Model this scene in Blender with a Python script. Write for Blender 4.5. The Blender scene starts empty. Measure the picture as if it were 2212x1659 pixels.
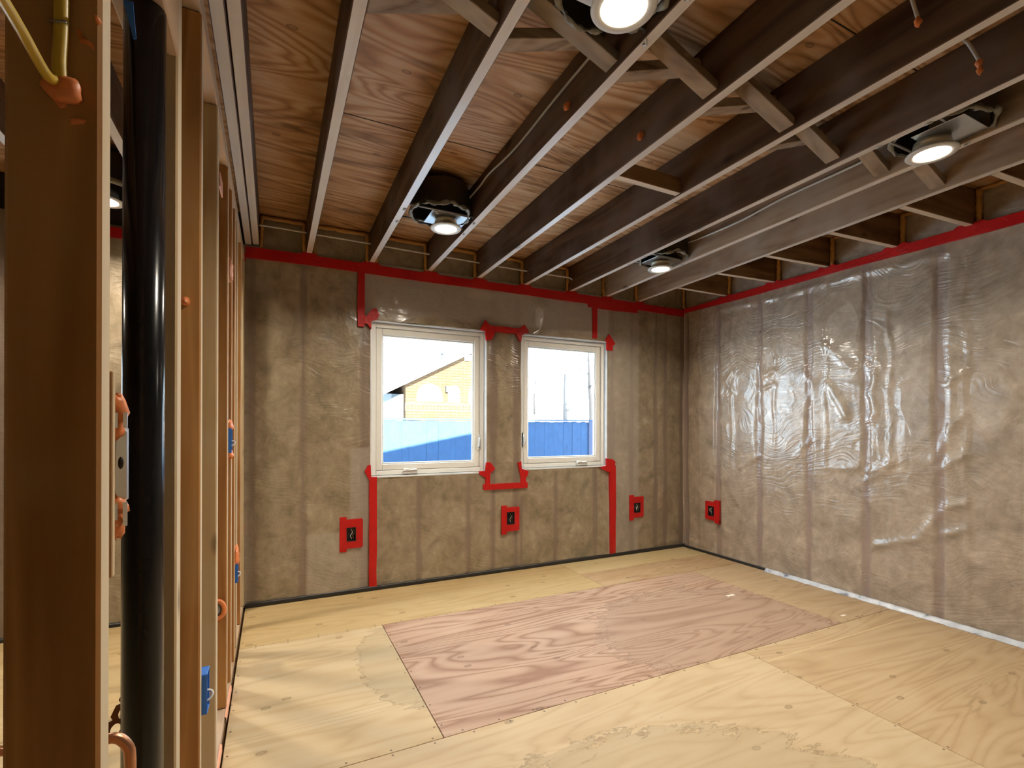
import bpy, bmesh, math, random
import numpy as np
from mathutils import Vector, Matrix
random.seed(7)
rng = np.random.default_rng(11)
SC = bpy.context.scene
COL = SC.collection

# ------------------------------------------------------------------ camera
W, H = 2212.0, 1659.0
FPX, YAW, ROLL, PY, EYE = 1057.78, 0.45466, 0.0029, 920.6, 1.15
FWD = Vector((math.sin(YAW), math.cos(YAW), 0)); RGT = Vector((math.cos(YAW), -math.sin(YAW), 0)); UP = RGT.cross(FWD)
r2 = RGT * math.cos(ROLL) + UP * math.sin(ROLL)
u2 = -RGT * math.sin(ROLL) + UP * math.cos(ROLL)
cam = bpy.data.cameras.new('camera')
cam.sensor_fit = 'HORIZONTAL'; cam.sensor_width = 36.0
cam.lens = FPX / W * 36.0
cam.shift_y = (PY - H / 2) / W
cam.clip_start = 0.02; cam.clip_end = 300
camo = bpy.data.objects.new('camera', cam); COL.objects.link(camo)
m = Matrix((r2, u2, -FWD)).transposed().to_4x4(); m.translation = (0, 0, EYE)
camo.matrix_world = m
SC.camera = camo
EYEV = Vector((0, 0, EYE))


def ray(px, py):
    return r2 * ((px - W / 2) / FPX) - u2 * ((py - PY) / FPX) + FWD


def on(axis, val, px, py):
    """the 3-D point of the real plane axis=val that the photograph shows at a pixel"""
    d = ray(px, py)
    return EYEV + d * ((val - EYEV[axis]) / d[axis])


# ------------------------------------------------------------------ world, sun, exposure
wd = bpy.data.worlds.new('sky'); SC.world = wd; wd.use_nodes = True
bg = wd.node_tree.nodes['Background']
bg.inputs[0].default_value = (0.62, 0.81, 1.0, 1); bg.inputs[1].default_value = 9.5
sun = bpy.data.lights.new('sun', 'SUN'); sun.energy = 80.0; sun.angle = 0.009; sun.color = (1.0, 0.93, 0.82)
so = bpy.data.objects.new('sun', sun); COL.objects.link(so)
so.rotation_euler = Vector((0.0, 1.0, -0.5)).to_track_quat('-Z', 'Y').to_euler()
so.location = (0, -20, 14)
LED = 14.0        # glow of the diffusers
LEDW = 15.5       # light each lamp throws down, watts
SPREAD = math.radians(145)
SC.view_settings.view_transform = 'Standard'
SC.view_settings.look = 'None'
SC.view_settings.exposure = 0.2
SC.view_settings.gamma = 1.0
SC.view_settings.use_curve_mapping = False
cy = SC.cycles
cy.use_denoising = True
cy.use_adaptive_sampling = False
cy.max_bounces = 6; cy.diffuse_bounces = 3; cy.glossy_bounces = 2; cy.transparent_max_bounces = 12
cy.sample_clamp_indirect = 4.0
cy.caustics_reflective = False; cy.caustics_refractive = False

# ------------------------------------------------------------------ main dimensions (metres, floor z = 0)
YB, XR = 3.51, 3.559          # faces of the window wall and the right wall
XL = -0.160                   # room side of the stud partition on the left
HJ, ZS = 2.29, 2.495          # underside of the joists, underside of the subfloor above
YF, XW = -1.7, -3.2           # wall behind the camera, far wall of the next room


# ------------------------------------------------------------------ node helpers
class NT:
    def __init__(s, name):
        s.mat = bpy.data.materials.new(name); s.mat.use_nodes = True
        s.t = s.mat.node_tree; s.t.nodes.clear()
        s.out = s.n('ShaderNodeOutputMaterial')

    def n(s, typ, **kw):
        nd = s.t.nodes.new(typ)
        for k, v in kw.items():
            setattr(nd, k, v)
        return nd

    def set(s, sock, v):
        if hasattr(v, 'links') or isinstance(v, bpy.types.NodeSocket):
            s.t.links.new(v, sock)
        else:
            if isinstance(v, tuple) and len(v) == 3 and sock.type == 'RGBA':
                v = (*v, 1)
            sock.default_value = v

    def math(s, op, a, b=0.0, c=0.0, clamp=False):
        nd = s.n('ShaderNodeMath', operation=op, use_clamp=clamp)
        for i, v in enumerate((a, b, c)):
            s.set(nd.inputs[i], v)
        return nd.outputs[0]

    def vmath(s, op, a, b=(0, 0, 0)):
        nd = s.n('ShaderNodeVectorMath', operation=op)
        s.set(nd.inputs[0], a); s.set(nd.inputs[1], b)
        return nd.outputs[0]

    def coord(s, kind='Object', scale=(1, 1, 1), rot=(0, 0, 0), rand=True):
        tc = s.n('ShaderNodeTexCoord').outputs[kind]
        if rand:
            oi = s.n('ShaderNodeObjectInfo').outputs['Random']
            sh = s.math('MULTIPLY', oi, 37.0)
            cb = s.n('ShaderNodeCombineXYZ')
            for i in range(3):
                s.set(cb.inputs[i], sh)
            tc = s.vmath('ADD', tc, cb.outputs[0])
        mp = s.n('ShaderNodeMapping')
        s.set(mp.inputs[0], tc)
        mp.inputs['Rotation'].default_value = rot
        mp.inputs['Scale'].default_value = scale
        return mp.outputs[0]

    def noise(s, vec, scale=5.0, detail=4.0, rough=0.55, dist=0.0, color=False):
        nd = s.n('ShaderNodeTexNoise')
        s.set(nd.inputs['Vector'], vec)
        nd.inputs['Scale'].default_value = scale; nd.inputs['Detail'].default_value = detail
        nd.inputs['Roughness'].default_value = rough; nd.inputs['Distortion'].default_value = dist
        return nd.outputs['Color' if color else 'Fac']

    def voro(s, vec, scale=5.0, feature='F1', out='Distance', rand=1.0, dims='3D'):
        nd = s.n('ShaderNodeTexVoronoi', feature=feature)
        s.set(nd.inputs['Vector'], vec); nd.inputs['Scale'].default_value = scale
        nd.inputs['Randomness'].default_value = rand
        nd.voronoi_dimensions = dims
        return nd.outputs[out]

    def ramp(s, fac, stops, interp='LINEAR'):
        nd = s.n('ShaderNodeValToRGB'); cr = nd.color_ramp; cr.interpolation = interp
        while len(cr.elements) < len(stops):
            cr.elements.new(0.5)
        for e, (p, c) in zip(cr.elements, stops):
            e.position = p
            e.color = (*c, 1) if isinstance(c, tuple) else (c, c, c, 1)
        s.set(nd.inputs[0], fac)
        return nd.outputs[0]

    def mix(s, fac, a, b, blend='MIX'):
        nd = s.n('ShaderNodeMix', data_type='RGBA', blend_type=blend)
        s.set(nd.inputs[0], fac); s.set(nd.inputs[6], a); s.set(nd.inputs[7], b)
        return nd.outputs[2]

    def sep(s, vec):
        nd = s.n('ShaderNodeSeparateXYZ'); s.set(nd.inputs[0], vec)
        return nd.outputs

    def attr(s, name):
        return s.n('ShaderNodeAttribute', attribute_name=name).outputs['Fac']

    def bump(s, h, strength=0.3, dist=0.01, normal=None):
        nd = s.n('ShaderNodeBump'); s.set(nd.inputs['Height'], h)
        nd.inputs['Strength'].default_value = strength; nd.inputs['Distance'].default_value = dist
        if normal is not None:
            s.set(nd.inputs['Normal'], normal)
        return nd.outputs[0]

    def bsdf(s, color, rough=0.6, spec=0.5, metal=0.0, normal=None, coat=0.0, coat_rough=0.1, coat_normal=None, emit=None, emit_s=0.0):
        b = s.n('ShaderNodeBsdfPrincipled')
        s.set(b.inputs['Base Color'], color); s.set(b.inputs['Roughness'], rough)
        b.inputs['Specular IOR Level'].default_value = spec; b.inputs['Metallic'].default_value = metal
        if normal is not None:
            s.set(b.inputs['Normal'], normal)
        if coat:
            b.inputs['Coat Weight'].default_value = coat; s.set(b.inputs['Coat Roughness'], coat_rough)
            if coat_normal is not None:
                s.set(b.inputs['Coat Normal'], coat_normal)
        if emit:
            b.inputs['Emission Color'].default_value = (*emit, 1); b.inputs['Emission Strength'].default_value = emit_s
        s.t.links.new(b.outputs[0], s.out.inputs[0])
        return s.mat


def plain(name, col, rough=0.5, spec=0.5, metal=0.0, vary=0.12, scale=30.0):
    t = NT(name)
    v = t.noise(t.coord(), scale, 3)
    c = t.mix(v, tuple(max(0, x * (1 - vary)) for x in col), tuple(min(1, x * (1 + vary)) for x in col))
    return t.bsdf(c, rough, spec, metal)


def lumber(name, dark, light, axis, grey=None, knots=True, fine=1.0, rough=0.75, contrast=1.0, spec=0.25):
    """sawn softwood: grain lines along one local axis, knots, weather stain"""
    t = NT(name)
    sc = [9.0 * fine] * 3; sc[axis] = 0.7 * fine
    v = t.coord(scale=tuple(sc))
    n1 = t.noise(v, 2.0, 3, 0.6, 0.4)
    sc2 = [3.0] * 3; sc2[axis] = 0.28
    n2 = t.noise(t.coord(scale=tuple(sc2)), 2.0, 2, 0.5, 0.6)
    rings = t.math('PINGPONG', t.math('MULTIPLY', n2, 9.0), 1.0)
    f = t.math('ADD', t.math('MULTIPLY', n1, 0.65), t.math('MULTIPLY', rings, 0.35 * contrast))
    c = t.ramp(f, [(0.25, dark), (0.75, light)])
    big = t.noise(t.coord(), 2.2, 3, 0.65)
    if grey is not None:
        c = t.mix(t.ramp(big, [(0.45, 0.0), (0.68, 0.75)]), c, grey)
    if knots:
        sk = [6.0] * 3; sk[axis] = 2.6
        d = t.voro(t.coord(scale=tuple(sk)), 1.0)
        k = t.ramp(d, [(0.0, 1.0), (0.075, 0.9), (0.13, 0.0)])
        c = t.mix(t.math('MULTIPLY', k, 0.75), c, tuple(x * 0.28 for x in dark))
    return t.bsdf(c, rough, spec, normal=t.bump(f, 0.25, 0.004))


JD, JL, JG = (0.050, 0.024, 0.012), (0.145, 0.078, 0.043), (0.165, 0.125, 0.105)
M = {}
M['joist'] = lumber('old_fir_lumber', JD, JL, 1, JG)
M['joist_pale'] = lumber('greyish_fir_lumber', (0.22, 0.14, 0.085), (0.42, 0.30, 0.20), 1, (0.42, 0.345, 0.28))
M['joist_x'] = lumber('old_fir_lumber_crosswise', (0.095, 0.048, 0.019), (0.25, 0.14, 0.062), 0, (0.24, 0.15, 0.08))
M['underside_x'] = lumber('bounce_lit_underside_crosswise', (0.62, 0.50, 0.37), (0.82, 0.72, 0.58), 0, (0.70, 0.62, 0.53))  # bottoms of lookouts and block painted paler for light bouncing off the floor
M['underside'] = lumber('bounce_lit_underside', (0.70, 0.61, 0.53), (0.88, 0.82, 0.75), 1, (0.74, 0.70, 0.68), fine=1.3, rough=0.36, spec=1.0)  # floor bounce put into the colour of the joist bottoms
M['stud_edge'] = lumber('room_lit_stud_edge', (0.56, 0.45, 0.29), (0.74, 0.63, 0.45), 2, (0.62, 0.54, 0.43), contrast=0.5)  # room-side stud faces painted paler to stand for the room light
M['bridging'] = lumber('pale_bridging_lumber', (0.15, 0.09, 0.05), (0.42, 0.31, 0.21), 0, (0.33, 0.285, 0.24))
M['stud'] = lumber('stud_lumber', (0.30, 0.125, 0.035), (0.54, 0.28, 0.095), 2, (0.46, 0.28, 0.13))
M['stud_pale'] = lumber('fresh_stud_lumber', (0.46, 0.32, 0.16), (0.62, 0.47, 0.28), 2, (0.55, 0.45, 0.31), contrast=0.6)
M['plate'] = lumber('plate_lumber', (0.42, 0.27, 0.15), (0.58, 0.42, 0.28), 1, (0.46, 0.36, 0.29), contrast=0.6)
M['black'] = plain('black_plastic', (0.012, 0.012, 0.014), 0.35)
M['abs'] = plain('black_drain_plastic', (0.007, 0.0075, 0.009), 0.2, 0.28)
M['steel'] = plain('galvanised_steel', (0.62, 0.66, 0.70), 0.32, 0.5, 0.9)
M['dull_steel'] = plain('dull_steel', (0.35, 0.36, 0.38), 0.45, 0.5, 0.8)
M['copper'] = plain('copper', (0.55, 0.28, 0.16), 0.33, 0.5, 0.95)
M['orange'] = plain('orange_sealant', (0.78, 0.24, 0.075), 0.45, 0.5, 0, 0.3, 60)
M['salmon'] = plain('salmon_sealant', (0.85, 0.42, 0.27), 0.5, 0.5, 0, 0.2, 60)
M['bead'] = plain('amber_sealant_bead', (0.52, 0.27, 0.075), 0.45, 0.4, 0, 0.3, 25)
M['white_cable'] = plain('white_cable_sheath', (0.72, 0.72, 0.68), 0.4)
M['yellow_cable'] = plain('yellow_cable_sheath', (0.62, 0.44, 0.055), 0.4)
M['blue'] = plain('blue_plastic', (0.025, 0.15, 0.55), 0.35)
M['vinyl'] = plain('white_vinyl', (0.80, 0.78, 0.72), 0.35, 0.5, 0, 0.03)
M['foam_edge'] = plain('white_reveal_liner', (0.74, 0.76, 0.78), 0.4, 0.5, 0, 0.25, 14)
M['trim_white'] = plain('white_trim', (0.82, 0.80, 0.76), 0.4, 0.5, 0, 0.03)
M['seal_black'] = plain('black_gap_sealant', (0.018, 0.017, 0.016), 0.5, 0.5, 0, 0.4, 40)
M['paper'] = plain('pale_paper', (0.75, 0.70, 0.62), 0.7)
t = NT('dark_pan_plastic'); v = t.coord()
M['pan'] = t.bsdf(t.mix(t.noise(v, 14, 4), (0.012, 0.011, 0.009), (0.05, 0.044, 0.032)), 0.4, 0.5)
t = NT('grey_torn_tape'); v = t.coord()
M['torn'] = t.bsdf(t.mix(t.noise(v, 26, 5), (0.07, 0.066, 0.05), (0.34, 0.32, 0.26)), 0.4, 0.5, normal=t.bump(t.noise(v, 40, 4), 0.7, 0.01))
t = NT('lamp_diffuser')
M['lamp'] = t.bsdf((0.9, 0.88, 0.8), 0.5, emit=(1.0, 0.88, 0.70), emit_s=LED)
t = NT('red_sheathing_tape'); v = t.coord()
M['red'] = t.bsdf(t.mix(t.noise(v, 6, 5), (0.38, 0.006, 0.006), (0.55, 0.014, 0.012)), 0.36, 0.3,
                  normal=t.bump(t.noise(v, 22, 4, 0.6, 1.0), 0.5, 0.012))


def window_glass():
    t = NT('window_glass')
    tr = t.n('ShaderNodeBsdfTransparent'); tr.inputs[0].default_value = (0.96, 0.985, 0.985, 1)
    gl = t.n('ShaderNodeBsdfGlossy'); gl.inputs['Roughness'].default_value = 0.02
    mx = t.n('ShaderNodeMixShader')
    mx.inputs[0].default_value = 0.04; t.t.links.new(tr.outputs[0], mx.inputs[1]); t.t.links.new(gl.outputs[0], mx.inputs[2])
    t.t.links.new(mx.outputs[0], t.out.inputs[0])
    return t.mat


M['glass'] = window_glass()


RIPPLE = 0.0034


def plastic_wall(name, across, tint=(1, 1, 1)):
    """mineral wool and studs seen through a glossy, creased clear plastic sheet"""
    t = NT(name)
    p = t.coord(rand=False)
    o = t.sep(p)
    a = o[across]; z = o[2]
    cb = t.n('ShaderNodeCombineXYZ'); t.set(cb.inputs[0], a); t.set(cb.inputs[1], z)
    uv = cb.outputs[0]
    n1 = t.noise(uv, 5.5, 4, 0.62, 0.8)
    n2 = t.noise(t.vmath('MULTIPLY', uv, (1.0, 0.8, 1)), 16.0, 3, 0.6, 0.4)
    f = t.math('ADD', t.math('MULTIPLY', n1, 0.6), t.math('MULTIPLY', n2, 0.4))
    wool = t.ramp(f, [(0.32, (0.19, 0.145, 0.090)), (0.47, (0.295, 0.232, 0.153)), (0.59, (0.375, 0.30, 0.204)), (0.72, (0.51, 0.42, 0.30))])
    stain = t.ramp(t.noise(uv, 2.3, 3, 0.7, 0.5), [(0.60, 0.0), (0.72, 0.45)])
    wool = t.mix(stain, wool, (0.075, 0.07, 0.05))
    st = t.attr('stud')
    studc = t.mix(t.noise(t.vmath('MULTIPLY', uv, (30, 2, 1)), 1.0, 4), (0.17, 0.118, 0.090), (0.27, 0.198, 0.152))
    c = t.mix(t.math('MULTIPLY', st, 0.85, clamp=True), wool, studc)
    milky = t.attr('milky')
    c = t.mix(milky, c, (0.50, 0.45, 0.42))
    c = t.mix(1.0, c, tint, 'MULTIPLY')
    # creases of the sheet
    w1 = t.noise(uv, 1.7, 2, 0.5, color=True)
    warped = t.vmath('ADD', uv, t.vmath('MULTIPLY', t.vmath('SUBTRACT', w1, (0.5, 0.5, 0.5)), (0.55, 0.8, 0)))
    r1 = t.math('ABSOLUTE', t.math('SUBTRACT', t.noise(t.vmath('MULTIPLY', warped, (1.0, 0.42, 1)), 5.0, 2, 0.5), 0.5))
    r1 = t.math('POWER', t.math('SUBTRACT', 1.0, t.math('MULTIPLY', r1, 3.0), clamp=True), 3.0)
    vv = t.math('SUBTRACT', 1.0, t.voro(t.vmath('MULTIPLY', warped, (1.0, 0.6, 1)), 7.0, 'SMOOTH_F1'))
    r3 = t.noise(t.vmath('MULTIPLY', warped, (1, 2.2, 1)), 20.0, 2, 0.5, 0.6)
    sm = t.noise(t.vmath('MULTIPLY', uv, (1.0, 0.5, 1)), 3.2, 2, 0.5, 0.8)
    crumple = t.attr('crumple')
    h = t.math('ADD', t.math('MULTIPLY', r1, 0.5), t.math('ADD', t.math('MULTIPLY', vv, 0.8), t.math('MULTIPLY', r3, 0.14)))
    h = t.math('ADD', t.math('MULTIPLY', h, crumple), t.math('MULTIPLY', sm, 1.1))
    ripple = t.noise(t.vmath('MULTIPLY', warped, (5.0, 42.0, 1)), 1.0, 2, 0.5, 0.3)
    nr = t.bump(ripple, 1.0, RIPPLE)
    nb = t.bump(h, 0.22, 0.03, nr)
    soft = t.bump(f, 0.35, 0.03)
    rg = t.ramp(t.noise(uv, 9, 3), [(0.35, 0.10), (0.7, 0.24)])
    t_coat = 1.55
    m_ = t.bsdf(c, 0.36, 0.45, normal=t.bump(h, 0.25, 0.03, t.bump(ripple, 1.0, RIPPLE, soft)), coat=1.0, coat_rough=rg, coat_normal=nb)
    next(n for n in t.t.nodes if n.type == 'BSDF_PRINCIPLED').inputs['Coat IOR'].default_value = t_coat
    return m_


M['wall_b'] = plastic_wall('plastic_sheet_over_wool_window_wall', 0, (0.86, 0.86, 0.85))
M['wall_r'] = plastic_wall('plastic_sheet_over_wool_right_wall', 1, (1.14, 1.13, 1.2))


def plywood(name, dark, mid, light, grain=1.0, stain=None, size=(2.44, 1.2), seed=0.0, rings=1.0, nails=True, axis_long=0, streak=0.66):
    """plywood veneer: contour-like cathedral grain along local x, plugs, screws near the edges, water stain"""
    t = NT(name)
    raw = t.n('ShaderNodeTexCoord').outputs['Object']
    p = t.vmath('ADD', raw, (seed * 7.3, seed * 3.1, seed * 1.7))
    s = (0.33, 2.1, 1) if axis_long == 0 else (2.1, 0.33, 1)
    st = t.vmath('MULTIPLY', p, s)
    base = t.noise(st, 1.25, 2, 0.45, 0.9)
    cont = t.math('PINGPONG', t.math('MULTIPLY', base, 44.0 * rings), 1.0)
    cont = t.math('SMOOTHSTEP', cont, 0.15, 0.8) if False else t.math('POWER', cont, 2.2)
    s2 = (1.5, 26, 1) if axis_long == 0 else (26, 1.5, 1)
    fine = t.noise(t.vmath('MULTIPLY', p, s2), 1.0, 3, 0.65)
    blot = t.noise(t.vmath('MULTIPLY', p, (1.0, 1.6, 1) if axis_long == 0 else (1.6, 1, 1)), 2.1, 3, 0.6, 0.7)
    f = t.math('ADD', t.math('MULTIPLY', cont, 0.42 * grain), t.math('ADD', t.math('MULTIPLY', fine, 0.36), t.math('MULTIPLY', blot, 0.5)))
    c = t.ramp(f, [(0.22, light), (0.52, mid), (0.95, dark)])
    # knots and football plugs
    d = t.voro(t.vmath('MULTIPLY', p, (1.5, 2.6, 1) if axis_long == 0 else (2.6, 1.5, 1)), 1.25, dims='2D')
    k = t.ramp(d, [(0.0, 0.5), (0.022, 0.6), (0.027, 1.0), (0.033, 0.9), (0.040, 0.0)])
    c = t.mix(t.math('MULTIPLY', k, 0.62), c, tuple(x * 0.42 for x in dark))
    # broad dark streaks
    q = t.noise(t.vmath('MULTIPLY', p, (0.55, 4.5, 1) if axis_long == 0 else (4.5, 0.55, 1)), 1.7, 4, 0.6, 1.2)
    c = t.mix(t.ramp(q, [(streak, 0.0), (streak + 0.08, 0.6)]), c, tuple(x * 0.62 for x in dark))
    if stain is not None:
        cx, cyy, rx, ry = stain
        wob = t.noise(t.vmath('MULTIPLY', p, (1.6, 5.0, 1)), 3.2, 5, 0.7, 0.8)
        q2 = t.vmath('MULTIPLY', t.vmath('SUBTRACT', raw, (cx, cyy, 0)), (1 / rx, 1 / ry, 0))
        ln = t.n('ShaderNodeVectorMath', operation='LENGTH'); t.set(ln.inputs[0], q2)
        dd = t.math('ADD', ln.outputs['Value'], t.math('MULTIPLY', t.math('SUBTRACT', wob, 0.5), 0.85))
        c = t.mix(t.ramp(dd, [(0.90, 0.42), (0.985, 0.45), (1.0, 0.0)]), c, tuple(x * 0.80 for x in (mid[0] * 0.92, mid[1] * 0.97, mid[2] * 1.0)))
        c = t.mix(t.ramp(dd, [(0.965, 0.0), (0.985, 0.7), (1.0, 0.0)]), c, tuple(x * 0.5 for x in dark))
    if nails:
        o = t.sep(raw); m_ = None
        for ax, L in ((0, size[0]), (1, size[1])):
            other = o[1 - ax]; Lo = size[1 - ax]
            along = t.math('ABSOLUTE', t.math('SUBTRACT', t.math('FRACT', t.math('MULTIPLY', o[ax], 1 / 0.152)), 0.5))
            along = t.math('MULTIPLY', along, 0.152)
            e = t.math('MINIMUM', t.math('ABSOLUTE', t.math('SUBTRACT', other, 0.013)), t.math('ABSOLUTE', t.math('SUBTRACT', other, Lo - 0.013)))
            rr = t.math('SQRT', t.math('ADD', t.math('MULTIPLY', along, along), t.math('MULTIPLY', e, e)))
            mm = t.math('LESS_THAN', rr, 0.0042)
            m_ = mm if m_ is None else t.math('MAXIMUM', m_, mm)
        c = t.mix(t.math('MULTIPLY', m_, 0.8), c, (0.06, 0.035, 0.02))
    return t.bsdf(c, 0.62, 0.28, normal=t.bump(f, 0.12, 0.004))


# ------------------------------------------------------------------ mesh helpers
class MB:
    def __init__(s):
        s.v = []; s.f = []; s.mi = []; s.sm = []

    def add(s, vs, fs, mi=0, smooth=False):
        o = len(s.v); s.v += [tuple(v) for v in vs]
        for f in fs:
            s.f.append([i + o for i in f]); s.mi.append(mi); s.sm.append(smooth)
        return s

    def box(s, x0, x1, y0, y1, z0, z1, mi=0):
        vs = [(x0, y0, z0), (x1, y0, z0), (x1, y1, z0), (x0, y1, z0), (x0, y0, z1), (x1, y0, z1), (x1, y1, z1), (x0, y1, z1)]
        return s.add(vs, [(0, 3, 2, 1), (4, 5, 6, 7), (0, 1, 5, 4), (1, 2, 6, 5), (2, 3, 7, 6), (3, 0, 4, 7)], mi)

    def beam(s, a, b, w, h, upv=(0, 0, 1), mi=0):
        """a board from a to b: w across, h along upv"""
        a, b = Vector(a), Vector(b); d = (b - a).normalized(); u = Vector(upv)
        sd = d.cross(u).normalized(); u = sd.cross(d).normalized()
        vs = []
        for p in (a, b):
            for q, r in ((-1, -1), (1, -1), (1, 1), (-1, 1)):
                vs.append(p + sd * (q * w / 2) + u * (r * h / 2))
        return s.add(vs, [(0, 1, 2, 3), (7, 6, 5, 4), (0, 4, 5, 1), (1, 5, 6, 2), (2, 6, 7, 3), (3, 7, 4, 0)], mi)

    def tube(s, pts, r, n=10, mi=0, caps=True):
        pts = [Vector(p) for p in pts]; rs = r if isinstance(r, (list, tuple)) else [r] * len(pts)
        vs = []; prev = None
        for i, p in enumerate(pts):
            d = (pts[min(i + 1, len(pts) - 1)] - pts[max(i - 1, 0)]).normalized()
            if prev is None:
                u = d.orthogonal().normalized()
            else:
                u = (prev - d * prev.dot(d)).normalized()
            prev = u; w = d.cross(u)
            for k in range(n):
                an = 2 * math.pi * k / n
                vs.append(p + (u * math.cos(an) + w * math.sin(an)) * rs[i])
        fs = []
        for i in range(len(pts) - 1):
            for k in range(n):
                fs.append((i * n + k, i * n + (k + 1) % n, (i + 1) * n + (k + 1) % n, (i + 1) * n + k))
        s.add(vs, fs, mi, True)
        if caps:
            o = len(s.v) - len(vs)
            s.f.append([o + k for k in range(n)][::-1]); s.mi.append(mi); s.sm.append(False)
            s.f.append([o + (len(pts) - 1) * n + k for k in range(n)]); s.mi.append(mi); s.sm.append(False)
        return s

    def lathe(s, prof, c=(0, 0, 0), n=40, mi=0, smooth=True, wob=None):
        """profile of (r, z) turned about z through c"""
        vs = []
        for i, (r, z) in enumerate(prof):
            for k in range(n):
                an = 2 * math.pi * k / n
                dr, dz = wob(i, an) if wob else (0, 0)
                vs.append((c[0] + (r + dr) * math.cos(an), c[1] + (r + dr) * math.sin(an), c[2] + z + dz))
        fs = [(i * n + k, i * n + (k + 1) % n, (i + 1) * n + (k + 1) % n, (i + 1) * n + k) for i in range(len(prof) - 1) for k in range(n)]
        return s.add(vs, fs, mi, smooth)

    def disc(s, r, z, c=(0, 0, 0), n=40, mi=0, up=False):
        vs = [(c[0] + r * math.cos(2 * math.pi * k / n), c[1] + r * math.sin(2 * math.pi * k / n), c[2] + z) for k in range(n)]
        f = tuple(range(n)) if up else tuple(range(n))[::-1]
        return s.add(vs, [f], mi)

    def blob(s, c, rx, ry, rz, seed=0, rough=0.2, seg=12, mi=0):
        rr = random.Random(seed); vs = []; rows = 8
        ph = [rr.uniform(0, 6.28) for _ in range(6)]
        for i in range(rows + 1):
            th = math.pi * i / rows
            for k in range(seg):
                an = 2 * math.pi * k / seg
                q = 1 + rough * (math.sin(3 * an + ph[0] + 2 * th) * 0.5 + math.sin(5 * th + ph[1] + an) * 0.5)
                vs.append((c[0] + rx * q * math.sin(th) * math.cos(an), c[1] + ry * q * math.sin(th) * math.sin(an), c[2] + rz * q * math.cos(th)))
        fs = [(i * seg + k, (i + 1) * seg + k, (i + 1) * seg + (k + 1) % seg, i * seg + (k + 1) % seg) for i in range(rows) for k in range(seg)]
        return s.add(vs, fs, mi, True)

    def prism(s, poly, off, mi=0):
        """closed polygon (3-D points) extruded by a vector"""
        n = len(poly); off = Vector(off)
        vs = [Vector(p) for p in poly] + [Vector(p) + off for p in poly]
        fs = [tuple(range(n))[::-1], tuple(range(n, 2 * n))] + [(i, (i + 1) % n, n + (i + 1) % n, n + i) for i in range(n)]
        return s.add(vs, fs, mi)

    def build(s, name, mats, parent=None, bevel=0.0, origin=None, seg=1, under=False):
        if not isinstance(mats, (list, tuple)):
            mats = [mats]
        me = bpy.data.meshes.new(name)
        o = Vector(origin) if origin is not None else Vector((0, 0, 0))
        if parent is not None and origin is None:
            o = Vector(parent.get('_o', (0, 0, 0)))
        me.from_pydata([tuple(Vector(v) - o) for v in s.v], [], s.f)
        for mm in mats:
            me.materials.append(mm)
        me.polygons.foreach_set('material_index', s.mi)
        me.polygons.foreach_set('use_smooth', s.sm)
        bm = bmesh.new(); bm.from_mesh(me)
        bmesh.ops.recalc_face_normals(bm, faces=bm.faces)
        if bevel:
            es = [e for e in bm.edges if len(e.link_faces) == 2 and e.calc_face_angle(0) > 0.6]
            bmesh.ops.bevel(bm, geom=es, offset=bevel, segments=seg, affect='EDGES', clamp_overlap=True)
        if under:
            for f in bm.faces:
                if (f.normal.z < -0.9 if under == 'z' else f.normal.x > 0.9):
                    f.material_index = 1  # second, paler material carries the light falling on these faces
        bm.to_mesh(me); bm.free()
        ob = bpy.data.objects.new(name, me); COL.objects.link(ob)
        if parent is None:
            ob.location = o; ob['_o'] = tuple(o)
        else:
            ob.parent = parent; ob['_o'] = tuple(o)
        return ob


def tag(o, label, cat, group=None, kind=None):
    o['label'] = label; o['category'] = cat
    if group:
        o['group'] = group
    if kind:
        o['kind'] = kind
    return o


def struct(o, label=None):
    o['kind'] = 'structure'
    if label:
        o['label'] = label
    return o


def empty(name, loc):
    o = bpy.data.objects.new(name, None); COL.objects.link(o); o.location = loc; o['_o'] = tuple(loc)
    o.empty_display_size = 0.05
    return o


def grid_sheet(name, axis, pos, us, zs, hole, disp, attrs, mat, extra=None, facing=-1):
    """a plane axis=pos gridded in u and z, faces in holes left out, pushed by disp(u,z) towards the room"""
    U, Zg = np.meshgrid(us, zs)
    D = disp(U, Zg)
    P = np.full(U.shape, pos) + facing * D
    V = np.stack([U, P, Zg], -1) if axis == 1 else np.stack([P, U, Zg], -1)
    nu, nz = len(us), len(zs)
    idx = np.arange(nu * nz).reshape(nz, nu)
    uc = (us[:-1] + us[1:]) / 2; zc = (zs[:-1] + zs[1:]) / 2
    UC, ZC = np.meshgrid(uc, zc)
    keep = ~hole(UC, ZC)
    q = np.stack([idx[:-1, :-1], idx[:-1, 1:], idx[1:, 1:], idx[1:, :-1]], -1)[keep]
    if axis == 0:
        q = q[:, ::-1]
    verts = V.reshape(-1, 3).tolist(); faces = q.tolist()
    me = bpy.data.meshes.new(name)
    nf = len(faces)
    mi = [0] * nf
    if extra is not None:
        o = len(verts); verts += extra.v; faces += [[i + o for i in f] for f in extra.f]; mi += [1] * len(extra.f)
    me.from_pydata(verts, [], faces)
    me.materials.append(mat); me.materials.append(M['seal_black'])
    me.polygons.foreach_set('material_index', mi)
    me.polygons.foreach_set('use_smooth', [i < nf for i in range(len(faces))])
    for k, fn in attrs.items():
        at = me.attributes.new(k, 'FLOAT', 'POINT')
        vals = np.zeros(len(verts), np.float32); vals[:nu * nz] = fn(U, Zg).ravel()
        at.data.foreach_set('value', vals)
    ob = bpy.data.objects.new(name, me); COL.objects.link(ob)
    return struct(ob)


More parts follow.
